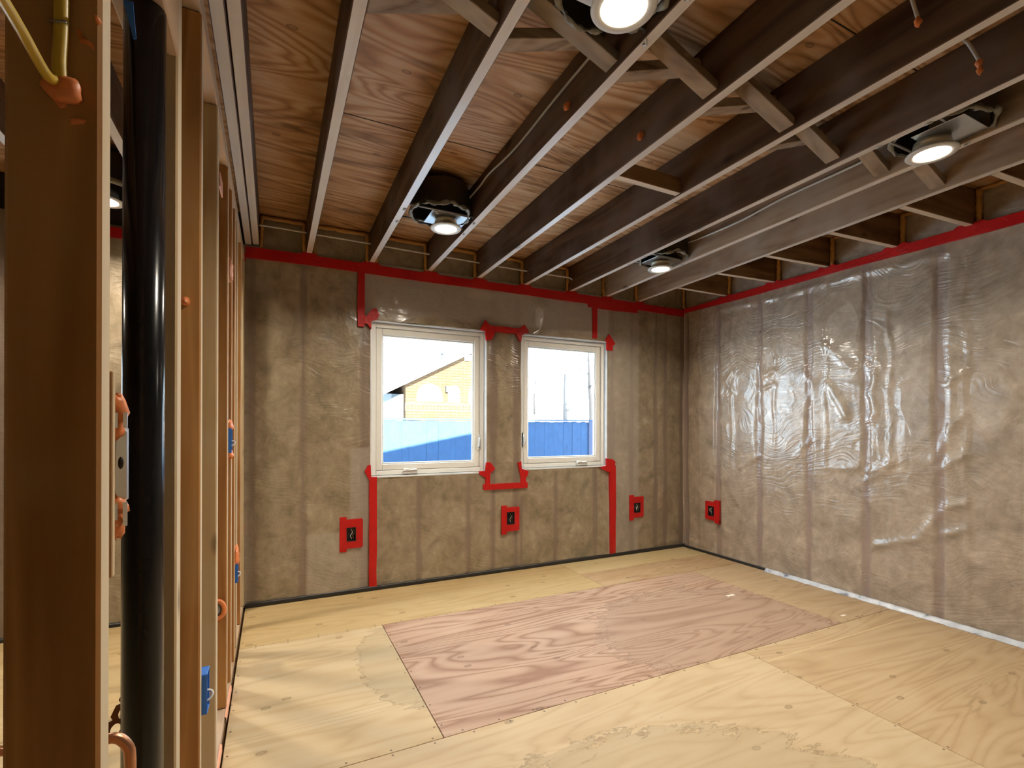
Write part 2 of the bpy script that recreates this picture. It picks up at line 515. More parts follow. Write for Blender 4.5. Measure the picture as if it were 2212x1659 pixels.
def sgrid(a, b, step, cuts):
    v = [a] + sorted(c for c in cuts if a < c < b) + [b]
    out = []
    for p, q in zip(v[:-1], v[1:]):
        n = max(1, int(round((q - p) / step)))
        out += list(np.linspace(p, q, n + 1)[:-1])
    return np.array(out + [b])


def smooth_noise(seed, scale_u, scale_z):
    r = np.random.default_rng(seed)
    ph = r.uniform(0, 6.28, 12); ku = r.normal(0, scale_u, 12); kz = r.normal(0, scale_z, 12)
    return lambda U, Z: sum(np.sin(ku[i] * U + kz[i] * Z + ph[i]) for i in range(12)) / 12 ** 0.5


def bands(list_, U, Z, seed=3):
    """list_ of (centre, width[, z0, z1]) of studs behind the sheet, soft uneven edges"""
    w = smooth_noise(seed, 6, 9)(U, Z) * 0.006
    out = np.zeros_like(U)
    for it in list_:
        c, wd_ = it[0], it[1]
        a = np.clip((wd_ / 2 + w - np.abs(U - c)) / 0.012 + 0.5, 0, 1)
        if len(it) > 2:
            a = a * np.clip((Z - it[2]) / 0.02, 0, 1) * np.clip((it[3] - Z) / 0.02, 0, 1)
        out = np.maximum(out, a)
    return out


# ------------------------------------------------------------------ large structure: floor
fl = MB().box(XW, XR + 0.12, YF, YB + 0.12, -0.06, -0.0195).build('floor', M['joist_x'])
struct(fl)
SH = [  # x0 x1 y0 y1 material
    (XL + 0.008, 2.15, 2.872, YB, ('honey_plywood', (0.44, 0.27, 0.10), (0.60, 0.415, 0.185), (0.68, 0.50, 0.255), 0.5, None, 1.0, 0.7)),
    (2.153, XR, 2.872, 3.19, ('tan_plywood', (0.40, 0.22, 0.095), (0.56, 0.36, 0.185), (0.64, 0.45, 0.26), 0.7, None, 2.0, 1.0)),
    (2.153, XR, 3.193, YB, ('butter_plywood', (0.52, 0.34, 0.14), (0.66, 0.49, 0.24), (0.72, 0.56, 0.31), 0.4, None, 3.0, 0.6)),
    (XL + 0.008, 0.570, 1.733, 2.869, ('cream_plywood', (0.52, 0.35, 0.165), (0.66, 0.485, 0.265), (0.74, 0.58, 0.36), 0.6, (0.72, 0.66, 0.20, 0.42), 4.0, 0.6)),
    (0.573, 3.005, 1.733, 2.869, ('pink_plywood', (0.36, 0.195, 0.115), (0.56, 0.355, 0.235), (0.66, 0.455, 0.31), 1.25, (1.75, 0.30, 0.75, 0.60), 5.0, 1.0)),
    (3.008, XR, 1.733, 2.869, ('sand_plywood', (0.42, 0.26, 0.125), (0.57, 0.39, 0.215), (0.64, 0.47, 0.28), 0.6, None, 6.0, 1.0)),
    (XL + 0.008, 2.170, 0.513, 1.730, ('stained_plywood', (0.50, 0.33, 0.165), (0.665, 0.485, 0.275), (0.75, 0.585, 0.36), 0.45, (1.15, 0.35, 0.82, 0.62), 7.0, 0.8)),
    (2.173, XR, 0.513, 1.730, ('straw_plywood', (0.45, 0.27, 0.13), (0.61, 0.42, 0.225), (0.69, 0.51, 0.30), 0.6, None, 8.0, 1.1)),
    (XL + 0.008, XR, YF, 0.510, ('pale_plywood', (0.48, 0.31, 0.15), (0.62, 0.44, 0.245), (0.70, 0.53, 0.32), 0.8, None, 9.0, 0.9)),
    (XW, XL - 0.085, 2.40, YB, ('honey_plywood_next_room', (0.46, 0.28, 0.10), (0.62, 0.425, 0.19), (0.70, 0.515, 0.26), 0.5, None, 10.0, 0.7)),
    (XW, XL - 0.085, YF, 2.397, ('cream_plywood_next_room', (0.48, 0.31, 0.13), (0.64, 0.455, 0.225), (0.72, 0.55, 0.31), 0.6, None, 11.0, 0.7)),
]
for (x0, x1, y0, y1, (nm, d, mi_, l, g, stn, sd, rg)) in SH:
    d, mi_, l = [tuple(q * w_ for q, w_ in zip(c_, (0.72, 0.735, 0.77))) for c_ in (d, mi_, l)]
    mt = plywood(nm, d, mi_, l, g, stn, (x1 - x0, y1 - y0), sd, rg)
    b = MB().box(x0, x1, y0, y1, -0.019, 0.0)
    o = b.build('plywood_sheet', mt, fl, bevel=0.0012)
    for v in o.data.vertices:
        v.co -= Vector((x0, y0, 0))
    o.location = (x0, y0, 0)
cl = MB().box(2.18, 3.47, 1.600, 1.609, -0.0004, 0.0006).build('chalk_line', plain('chalk_dust', (0.56, 0.42, 0.255), 0.9, 0.2, 0, 0.25, 9), fl)

# ceiling: underside of the plywood subfloor above, grain across the joists
cl_m = plywood('old_subfloor_plywood', (0.17, 0.070, 0.022), (0.48, 0.255, 0.110), (0.74, 0.53, 0.335), 0.75, None, (9, 9), 2.6, 1.0, nails=False, streak=0.58)
ce = struct(MB().box(XW - 0.1, XR + 0.15, YF - 0.1, YB + 0.15, ZS, ZS + 0.02).build('ceiling', cl_m))
seam_m = plain('dark_seam', (0.02, 0.012, 0.008), 0.8)
for (a, bb) in (((0.2, 2.21), (3.5, 2.21)), ((0.2, 0.99), (3.5, 0.99)),):
    MB().box(a[0], bb[0], a[1] - 0.002, a[1] + 0.002, ZS - 0.0015, ZS + 0.001).build('panel_seam', seam_m, ce)

# unseen roof, its slope shaped to throw the shadow edge on the fence outside
rz = lambda x: 3.88 + 0.19 * (x - 2.2)
rf = MB().prism([(-4.2, -2.6, rz(-4.2)), (9.0, -2.6, rz(9.0)), (9.0, -2.6, rz(9.0) + 0.2), (-4.2, -2.6, rz(-4.2) + 0.2)], (0, 6.6, 0))
rf.prism([(-3.4, YF - 0.16, ZS + 0.021), (XR + 0.2, YF - 0.16, ZS + 0.021), (XR + 0.2, YF - 0.16, rz(XR + 0.2)), (-3.4, YF - 0.16, rz(-3.4))], (0, 0.1, 0))
rf.prism([(-3.4, YB + 0.06, ZS + 0.021), (XR + 0.2, YB + 0.06, ZS + 0.021), (XR + 0.2, YB + 0.06, rz(XR + 0.2)), (-3.4, YB + 0.06, rz(-3.4))], (0, 0.1, 0))
rf.box(XR + 0.2, 9.0, -2.2, 3.5, -0.7, 3.9)
ro = struct(rf.build('unseen_roof', plain('roof_shingles', (0.12, 0.115, 0.11), 0.9)), 'unseen sloping roof, shaped to shade the fence, with neighbouring wing of the house')

# ------------------------------------------------------------------ walls with the plastic vapour barrier
WIN = [(0.612, 1.497, 0.785, 1.892), (1.790, 2.648, 0.797, 1.897), (-2.20, -1.34, 0.79, 1.89)]     # x0 x1 z0 z1 openings
SB = [(-0.12, 0.05), (0.18, 0.040), (0.575, 0.075), (1.55, 0.05), (1.75, 0.05), (0.96, 0.045, 0, 0.78), (1.34, 0.042, 0, 0.78),
      (2.12, 0.042, 0, 0.79), (2.52, 0.045, 0, 0.79), (2.70, 0.05), (2.92, 0.045), (3.20, 0.04), (3.32, 0.04), (3.53, 0.06),
      (-0.6, 0.04), (-1.0, 0.04), (-1.28, 0.06), (-2.3, 0.06), (-2.7, 0.04), (1.80, 0.03, 0, 0.6)]
bn1, bn2 = smooth_noise(21, 5, 3), smooth_noise(22, 16, 9)


def b_disp(U, Z):
    return (0.006 * bn1(U, Z) + 0.0025 * bn2(U, Z) - 0.004 * bands(SB, U, Z)) * np.clip((2.2 - Z) / 0.06, 0.15, 1) + 0.006


def b_milky(U, Z):
    lap = ((U > 0.20) & (U < 0.585) & (Z < 0.42)) | ((U > 2.66) & (U < 3.0)) | ((U > 0.47) & (U < 0.60) & (Z < 1.0))
    hdr = np.clip((Z - 1.93) / 0.04, 0, 1) * ((U > 0.56) & (U < 2.66))
    return np.maximum(0.35 * lap, 0.75 * hdr)


def b_crumple(U, Z):
    g = lambda a, b, r: np.exp(-((U - a) ** 2 + (Z - b) ** 2) / r ** 2)
    return 0.18 + 0.75 * g(0.66, 1.98, 0.14) + 0.6 * g(1.86, 1.98, 0.13) + 0.35 * g(2.85, 0.75, 0.3) + 0.2 * g(0.05, 1.6, 0.4)


OUTB = [(0.452, 0.519, 0.357, 0.453), (1.662, 1.730, 0.370, 0.468), (2.937, 3.008, 0.367, 0.459)]
OUTR = [(3.124, 3.186, 0.350, 0.437)]


def in_win(U, Z):
    r = np.zeros(U.shape, bool)
    for a, b, c, d in WIN + OUTB:
        r |= (U > a) & (U < b) & (Z > c) & (Z < d)
    return r


ex = MB()
WT = YB + 0.025
xs = [XW] + sorted(sum(([a, b] for a, b, _, _ in WIN), [])) + [XR + 0.14]
for i in range(0, len(xs), 2):
    ex.box(xs[i], xs[i + 1], WT, YB + 0.16, -0.06, ZS)
for a, b, c, d in WIN:
    ex.box(a, b, WT, YB + 0.16, -0.06, c); ex.box(a, b, WT, YB + 0.16, d, ZS)
us = sgrid(XW, XR, 0.016, sum(([a, b] for a, b, _, _ in WIN + OUTB), [])); zs = sgrid(0.0, HJ, 0.016, sum(([c, d] for _, _, c, d in WIN + OUTB), []))
grid_sheet('wall_back', 1, YB, us, zs, in_win, b_disp, {'stud': lambda U, Z: bands(SB, U, Z), 'milky': b_milky, 'crumple': b_crumple}, M['wall_b'], ex)

SR = [(3.47, 0.06), (3.10, 0.045), (2.69, 0.042), (2.28, 0.045), (1.89, 0.05), (1.49, 0.05), (1.08, 0.05), (0.68, 0.05), (0.28, 0.05), (-0.12, 0.05), (-0.5, 0.05)]
CRE = [2.95, 2.55, 2.16, 1.75, 1.37, 3.30, 0.95]
FOLD = [  # creases of the sheet, traced as points on the wall: ((pixel points), amplitude, half width)
    (((1895, 1178), (1985, 1165), (2030, 1110), (2050, 1092), (2085, 1090)), 0.016, 0.020),
    (((2085, 895), (2050, 930), (2035, 965), (2022, 990)), 0.016, 0.022),
    (((2085, 985), (2055, 1000), (2030, 1015)), 0.012, 0.018),
    (((1875, 790), (1892, 815), (1880, 850), (1892, 890), (1880, 905)), 0.013, 0.018),
    (((1785, 745), (1815, 775), (1840, 795)), 0.012, 0.022),
    (((1790, 830), (1815, 870), (1830, 900)), 0.012, 0.020),
    (((1785, 1010), (1850, 1010)), 0.014, 0.022),
    (((1880, 1020), (1930, 1000)), 0.012, 0.016),
    (((1880, 1090), (1868, 1040), (1910, 1020)), 0.011, 0.016),
    (((1640, 780), (1650, 815), (1675, 800)), 0.012, 0.014),
    (((1640, 845), (1675, 830)), 0.010, 0.010), (((1640, 880), (1645, 905)), 0.010, 0.012),
    (((1585, 800), (1570, 825), (1590, 850)), 0.010, 0.014),
    (((1740, 800), (1755, 830), (1745, 870)), 0.010, 0.014),
    (((1640, 985), (1600, 1010)), 0.010, 0.016), (((1750, 950), (1720, 985)), 0.010, 0.014),
    (((2085, 1145), (2040, 1155)), 0.011, 0.016), (((2088, 800), (2050, 830)), 0.010, 0.016),
    (((1560, 668), (1690, 640), (1860, 590), (2050, 545)), 0.013, 0.022),
    (((1745, 1215), (1680, 1060)), 0.006, 0.008),
]
FP = [([on(0, XR, *p) for p in pts], a, w) for pts, a, w in FOLD]
rn1, rn2, rn3 = smooth_noise(31, 4.5, 2.2), smooth_noise(32, 12, 8), smooth_noise(33, 26, 18)


def r_disp(U, Z):
    d = 0.0065 * rn1(U, Z) + 0.0016 * rn2(U, Z) + 0.0004 * rn3(U, Z)
    d = d - 0.009 * bands([(a, 0.05) for a, _ in SR], U, Z)
    wob = smooth_noise(35, 0, 7)(U, Z) * 0.012
    for c in CRE:
        d = d + 0.007 * np.exp(-np.abs(U - c - wob) / 0.012) - 0.004 * np.exp(-((U - c) / 0.05) ** 2)
    for pts, a, w in FP:
        best = np.full(U.shape, 9.0)
        for p, q in zip(pts[:-1], pts[1:]):
            du, dz = q.y - p.y, q.z - p.z; L = du * du + dz * dz + 1e-9
            s_ = np.clip(((U - p.y) * du + (Z - p.z) * dz) / L, 0, 1)
            best = np.minimum(best, np.hypot(U - p.y - s_ * du, Z - p.z - s_ * dz))
        d = d + 0.8 * a * np.exp(-(best / (1.25 * w)) ** 1.7) * (1 + 0.35 * rn3(U, Z))
    return d * np.clip((2.23 - Z) / 0.06, 0.15, 1) + 0.012


def r_crumple(U, Z):
    g = lambda a, b, ra, rb: np.exp(-((U - a) / ra) ** 2 - ((Z - b) / rb) ** 2)
    return 0.10 + 0.75 * g(2.5, 1.2, 0.75, 0.6) + 0.6 * g(1.5, 0.9, 0.5, 0.5) + 0.8 * g(1.95, 1.65, 0.28, 0.18)


ex = MB().box(XR + 0.03, XR + 0.16, YF, YB + 0.16, -0.06, ZS)
us = sgrid(YF, YB, 0.0125, list(OUTR[0][:2])); zs = sgrid(0.0, HJ, 0.0125, list(OUTR[0][2:]))
grid_sheet('wall_right', 0, XR, us, zs, lambda U, Z: (U > OUTR[0][0]) & (U < OUTR[0][1]) & (Z > OUTR[0][2]) & (Z < OUTR[0][3]), r_disp,
           {'stud': lambda U, Z: bands(SR, U, Z, 5), 'milky': lambda U, Z: 0.10 + 0.12 * np.clip((1.2 - U) / 0.6, 0, 1), 'crumple': r_crumple}, M['wall_r'], ex)

dim = plain('bare_wool_batts', (0.42, 0.33, 0.22), 0.9, 0.2, 0, 0.3, 6)
struct(MB().box(XW - 0.1, XR + 0.16, YF - 0.12, YF, -0.06, ZS).build('wall_front', dim))
struct(MB().box(XW - 0.12, XW, YF, YB + 0.16, -0.06, ZS).build('wall_left', dim))
# dark gap sealed along the foot of the walls
struct(MB().beam((XL + 0.01, YB - 0.012, 0.0145), (XR, YB - 0.012, 0.0145), 0.02, 0.029).build('baseboard_back', M['seal_black'], bevel=0.004))
struct(MB().beam((XW, YB - 0.012, 0.011), (XL - 0.09, YB - 0.012, 0.011), 0.02, 0.022).build('baseboard_left', M['seal_black'], bevel=0.004))
struct(MB().beam((XR - 0.014, 2.62, 0.010), (XR - 0.014, YB - 0.02, 0.010), 0.02, 0.02).build('baseboard_right', M['seal_black'], bevel=0.004))


# the loose lap of clear plastic along the foot of the right wall
t = NT('clear_plastic_lap'); v = t.coord(rand=False)
lapm = t.bsdf(t.ramp(t.noise(v, 14, 4), [(0.34, (0.20, 0.22, 0.27)), (0.42, (0.52, 0.55, 0.60)), (0.7, (0.70, 0.73, 0.78))]), 0.25, 0.6, coat=1.0, coat_rough=0.08,
              coat_normal=t.bump(t.noise(v, 30, 4, 0.6, 1.0), 0.4, 0.01))
lap = MB(); n = 150; vs = []
for i in range(n + 1):
    y = 2.62 + (0.2 - 2.62) * i / n
    w = 0.016 + 0.003 * math.sin(i * 0.7) + 0.002 * math.sin(i * 1.9)
    for k, (dx, z) in enumerate(((0.0, 0.026), (-0.010, 0.013), (-0.6 * w - 0.008, 0.006), (-w - 0.010, 0.002))):
        vs.append((XR - 0.02 + dx, y, z + 0.0012 * math.sin(i * 1.3 + k)))
lap.add(vs, [(i * 4 + k, i * 4 + k + 1, i * 4 + k + 5, i * 4 + k + 4) for i in range(n) for k in range(3)], 0, True)
o = lap.build('plastic_flap', lapm, origin=(XR - 0.03, 1.4, 0)); md = o.modifiers.new('thick', 'SOLIDIFY'); md.thickness = 0.002
tag(o, 'crumpled strip of clear plastic folded onto the floor along the foot of the right wall', 'plastic sheet')


# ------------------------------------------------------------------ windows
def make_window(n, x0, x1, z0, z1, handle_x, crank_x, lock):
    y = YB + 0.030
    ob = MB().box(x0, x1, y + 0.075, y + 0.085, z0, z1)
    root = empty('window_%d' % n, ((x0 + x1) / 2, y, z0)); struct(root)

    def ring(mb, a0, a1, b0, b1, w, ya, yb):
        mb.box(a0, a0 + w, ya, yb, b0, b1); mb.box(a1 - w, a1, ya, yb, b0, b1)
        mb.box(a0 + w, a1 - w, ya, yb, b0, b0 + w); mb.box(a0 + w, a1 - w, ya, yb, b1 - w, b1)
        return mb
    e = 0.012
    ring(MB(), x0 + e, x1 - e, z0 + e, z1 - e, 0.032, y, y + 0.09).build('window_frame', M['vinyl'], root, bevel=0.003)
    ring(MB(), x0 + e + 0.034, x1 - e - 0.034, z0 + e + 0.034, z1 - e - 0.034, 0.045, y + 0.010, y + 0.06).build('window_sash', M['vinyl'], root, bevel=0.004)
    ring(MB(), x0 + e + 0.079, x1 - e - 0.079, z0 + e + 0.079, z1 - e - 0.079, 0.010, y + 0.020, y + 0.035).build('glazing_bead', M['vinyl'], root, bevel=0.002)
    MB().box(x0 + e + 0.075, x1 - e - 0.075, y + 0.036, y + 0.040, z0 + e + 0.075, z1 - e - 0.075).build('pane', M['glass'], root)
    # reveal liner round the opening
    L = MB(); q = 0.010
    L.box(x0, x0 + q, YB - 0.004, y + 0.06, z0, z1); L.box(x1 - q, x1, YB - 0.004, y + 0.06, z0, z1)
    L.box(x0, x1, YB - 0.004, y + 0.06, z1 - q, z1); L.box(x0, x1, YB - 0.004, y + 0.06, z0, z0 + q)
    L.build('reveal_liner', M['foam_edge'], root)
    # crank operator: base, cover and folded arm
    zc = z0 + e + 0.004
    if crank_x is not None:
        c = MB().prism([(crank_x - 0.055, y - 0.022, zc), (crank_x + 0.055, y - 0.022, zc), (crank_x + 0.055, y - 0.022, zc + 0.022), (crank_x - 0.055, y - 0.022, zc + 0.022)], (0, 0.024, 0))
        co = c.build('crank_base', plain('grey_vinyl_%d' % n, (0.55, 0.54, 0.50), 0.4), root, bevel=0.004)
        MB().prism([(crank_x - 0.052, y - 0.026, zc + 0.023), (crank_x + 0.052, y - 0.026, zc + 0.023), (crank_x + 0.045, y - 0.026, zc + 0.038), (crank_x + 0.005, y - 0.026, zc + 0.034),
                    (crank_x - 0.02, y - 0.026, zc + 0.042), (crank_x - 0.045, y - 0.026, zc + 0.042)], (0, 0.03, 0)).build('crank_handle', M['vinyl'], co, bevel=0.003)
    if lock is not None:
        lo = MB().box(lock - 0.008, lock + 0.008, y + 0.000, y + 0.011, z0 + 0.18, z0 + 0.30).build('lock_plate', M['vinyl'], root, bevel=0.002)
        MB().tube([(lock, y - 0.001, z0 + 0.20), (lock, y - 0.018, z0 + 0.215), (lock, y - 0.022, z0 + 0.26), (lock, y - 0.012, z0 + 0.285)], [0.006, 0.007, 0.006, 0.004]).build('lock_lever', M['steel'], lo)
    return root


make_window(1, *WIN[0], None, 0.90, WIN[0][1] - 0.055)
make_window(2, *WIN[1], None, 2.395, WIN[1][0] + 0.035)
make_window(3, *WIN[2], None, -1.6, WIN[2][0] + 0.035)

# ------------------------------------------------------------------ ceiling joists
JN = [(0.21, 1.6), (0.600, 1.165), (0.995, 0.97), (1.380, 0.78), (1.805, 0.58), (2.190, 0.70), (2.530, 1.40), (2.885, 0.92)]
JF = [0.215, 0.620, 1.035, 1.425, 1.830, 2.260, 2.635, 3.000]
ORD = ['first', 'second', 'third', 'fourth', 'fifth', 'sixth', 'seventh']


def jx(i, y):
    xn, yn = JN[i]
    return xn + (JF[i] - xn) * (y - yn) / (3.51 - yn)


JW = 0.040
JLAB = ['leftmost single joist, with bare plywood bays on both sides',
        'joist just left of the black-housed lamp nearest the left window',
        'joist just right of the lamp nearest the left window, grey cable along its side',
        'joist ending above the pier between the two windows',
        'joist at the right end of the short flat block',
        'joist just left of the two right-hand lamps',
        'joist just right of the two right-hand lamps, its lower edge glowing by the lamps',
        'rightmost joist, with short lookout boards running from it to the right wall']
for i in range(8):
    y0, y1 = YF + 0.02, YB + 0.02
    b = MB().beam((jx(i, y0), y0, (HJ + ZS) / 2), (jx(i, y1), y1, (HJ + ZS) / 2), JW, ZS - HJ - 0.001)
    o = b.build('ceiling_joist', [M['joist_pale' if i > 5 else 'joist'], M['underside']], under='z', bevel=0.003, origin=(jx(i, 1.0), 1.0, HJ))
    tag(o, JLAB[i], 'joist', 'long joists under the ceiling')
# a double joist beside the partition
for k, (xa, lab) in enumerate(((-0.140, 'left board of the doubled joist beside the partition, next to the dark gap'), (-0.098, 'right board of the doubled joist beside the partition, facing the bare plywood bay'))):
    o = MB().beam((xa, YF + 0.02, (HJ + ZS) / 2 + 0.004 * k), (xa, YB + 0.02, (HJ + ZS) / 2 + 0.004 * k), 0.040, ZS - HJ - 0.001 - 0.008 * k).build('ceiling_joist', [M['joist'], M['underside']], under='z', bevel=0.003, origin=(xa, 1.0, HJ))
    tag(o, lab, 'joist', 'long joists under the ceiling')
for k, xa in enumerate((-0.56, -0.97, -1.38, -1.79)):
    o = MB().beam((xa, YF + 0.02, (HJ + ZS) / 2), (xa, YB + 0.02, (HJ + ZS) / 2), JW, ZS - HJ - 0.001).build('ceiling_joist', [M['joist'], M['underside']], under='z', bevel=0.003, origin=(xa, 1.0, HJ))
    tag(o, ['joist of the next room, first one behind the partition', 'joist of the next room, second behind the partition past the lamp', 'joist of the next room, third behind the partition', 'joist of the next room, fourth behind the partition'][k], 'joist', 'joists of the next room')

# lookouts from the last joist to the right wall
LK = [0.98, 1.35, 1.72, 2.15, 2.56, 3.02]
LKL = ['lookout board nearest the right edge of the photo, from last joist to right wall', 'second lookout board from the right edge of the photo, from last joist to right wall', 'third lookout board from the right edge of the photo, from last joist to right wall',
       'lookout board near the middle of the right wall, third from the far corner', 'second lookout board from the far corner, between last joist and right wall', 'lookout board nearest the far corner of the room']
for k, y in enumerate(LK):
    xa = jx(7, y) + JW / 2 + 0.001
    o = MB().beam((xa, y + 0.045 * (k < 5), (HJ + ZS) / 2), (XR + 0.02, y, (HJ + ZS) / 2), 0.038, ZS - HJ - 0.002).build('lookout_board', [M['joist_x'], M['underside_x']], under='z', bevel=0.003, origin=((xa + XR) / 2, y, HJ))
    tag(o, LKL[k], 'board', 'short lookouts on the right')

# ------------------------------------------------------------------ rim bays: plastic-covered insulation with amber sealant beads
edges = [(-0.078, jx(0, 3.5) - JW / 2)] + [(jx(i, 3.5) + JW / 2, jx(i + 1, 3.5) - JW / 2) for i in range(7)] + [(jx(7, 3.5) + JW / 2, XR)]
BL = ['first insulated rim bay from the partition, above the red tape', 'second insulated rim bay from the partition, above the vertical red tape', 'third insulated rim bay, above the left half of the left window', 'fourth insulated rim bay, above the right half of the left window',
      'fifth insulated rim bay, above the pier between the windows', 'sixth insulated rim bay, above the left part of the right window', 'seventh insulated rim bay, above the right part of the right window', 'eighth insulated rim bay from the partition', 'insulated rim bay in the far corner of the room']


def rim_sheet(name, axis, pos, a, b, parent, mat):
    us, zs = np.linspace(a, b, 16), np.linspace(HJ - 0.02, ZS - 0.004, 12)
    sn = smooth_noise(int(abs(a) * 1000) % 97 + 3, 14, 12)
    fn = {'stud': lambda U, Z: 0 * U, 'milky': lambda U, Z: 0 * U + 0.1, 'crumple': lambda U, Z: 0 * U + 0.35}
    o = grid_sheet(name, axis, pos, us, zs, lambda U, Z: np.zeros(U.shape, bool), lambda U, Z: 0.005 * sn(U, Z), fn, mat)
    del o['kind']
    po = Vector(parent['_o']); o.parent = parent
    for v in o.data.vertices:
        v.co -= po
    return o


def wavy(p, q, r, parent, n=14, seed=0):
    rr = random.Random(seed); p, q = Vector(p), Vector(q)
    pts = [p.lerp(q, i / n) + Vector((rr.uniform(-1, 1), rr.uniform(-1, 1), rr.uniform(-1, 1))) * 0.0022 for i in range(n + 1)]
    return MB().tube(pts, [r * rr.uniform(0.85, 1.15) for _ in pts], 8).build('sealant_bead', M['bead'], parent)


for k, (a, b) in enumerate(edges):
    root = empty('rim_bay', ((a + b) / 2, YB, HJ)); tag(root, BL[k], 'insulation', 'rim bays of the window wall')
    rim_sheet('insulation_panel', 1, YB + 0.012, a + 0.001, b - 0.001 + 0.012 * (k == 8), root, M['wall_b'])
    y = YB - 0.004
    wavy((a + 0.012, y, ZS - 0.016), (b - 0.012, y, ZS - 0.016), 0.014, root, seed=k)
    wavy((b - 0.011, y, HJ - 0.005), (b - 0.011, y, ZS - 0.010), 0.013, root, seed=k + 20)
    wavy((a + 0.011, y, HJ - 0.005), (a + 0.011, y, ZS - 0.010), 0.010, root, seed=k + 40)
RL = ['rim bay on the right wall at the right edge of the photo', 'second rim bay on the right wall from the right edge of the photo', 'third rim bay on the right wall from the right edge of the photo', 'fourth rim bay on the right wall from the right edge of the photo', 'rim bay on the right wall next to the far corner one', 'short rim bay on the right wall at the far corner']
ys = [0.45] + LK + [YB]
for k in range(6):
    a, b = LK[k] + 0.02, ys[k + 2] - 0.02 * (k < 5) + 0.012 * (k == 5)
    root = empty('rim_bay', (XR, (a + b) / 2, HJ)); tag(root, RL[k], 'insulation', 'rim bays of the right wall')
    rim_sheet('insulation_panel', 0, XR + 0.012, a, b, root, M['wall_r'])
    if k < 5:
        wavy((XR - 0.004, b - 0.012, HJ - 0.005), (XR - 0.004, b - 0.012, ZS - 0.01), 0.015, root, seed=k + 60)
    wavy((XR - 0.004, a + 0.01, ZS - 0.014), (XR - 0.004, b - 0.01, ZS - 0.014), 0.010, root, seed=k + 80)
root = empty('rim_bay', (XR, 0.7, HJ)); tag(root, 'rim bay on the right wall nearest the camera, mostly outside the photo', 'insulation')
rim_sheet('insulation_panel', 0, XR + 0.012, 0.3, LK[0] - 0.02, root, M['wall_r'])
wavy((XR - 0.004, LK[0] - 0.032, HJ - 0.005), (XR - 0.004, LK[0] - 0.032, ZS - 0.01), 0.015, root, seed=99)

# ------------------------------------------------------------------ cross bridging and the short block
BRY = [1.31, 1.275, 1.23, 1.24, 1.30, 1.27, 1.22]
BRN = ['bays left of the lamp at the top of the photo', 'bay holding the lamp at the top of the photo', 'bay right of the lamp at the top of the photo', 'bay holding the short flat block', 'bay left of the right-hand lamps', 'bay holding the right-hand lamps', 'bay between the last two joists']
for i in range(7):
    y = BRY[i]
    a, b = jx(i, y) + JW / 2, jx(i + 1, y) - JW / 2
    for s_, dy in ((0, 0.0), (1, 0.075)):
        za, zb = (ZS - 0.045, HJ + 0.030) if s_ == 0 else (HJ + 0.030, ZS - 0.045)
        o = MB().beam((a - 0.002, y + dy, za), (b + 0.002, y + dy, zb), 0.062, 0.032).build('cross_bridging', M['bridging'], bevel=0.002, origin=((a + b) / 2, y + dy, HJ + 0.1))
        tag(o, ('brace falling to the right, ' if s_ == 0 else 'brace rising to the right, ') + BRN[i], 'brace', 'crossed bridging between joists')
a, b = jx(3, 1.8) + JW / 2, jx(4, 1.8) - JW / 2
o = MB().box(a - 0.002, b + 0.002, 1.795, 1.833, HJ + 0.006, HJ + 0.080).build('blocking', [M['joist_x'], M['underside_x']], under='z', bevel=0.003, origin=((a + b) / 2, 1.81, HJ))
tag(o, 'short dark wooden block fixed flat between two joists near the middle of the ceiling', 'block')


# ------------------------------------------------------------------ recessed lamps
def lamp_light(root, z):
    l = bpy.data.lights.new('lamp_light', 'AREA'); l.shape = 'DISK'; l.size = 0.116; l.energy = LEDW; l.spread = SPREAD; l.color = (1.0, 0.90, 0.75)
    o = bpy.data.objects.new('lamp_light', l); COL.objects.link(o); o.parent = root; o.location = (0, 0, z)


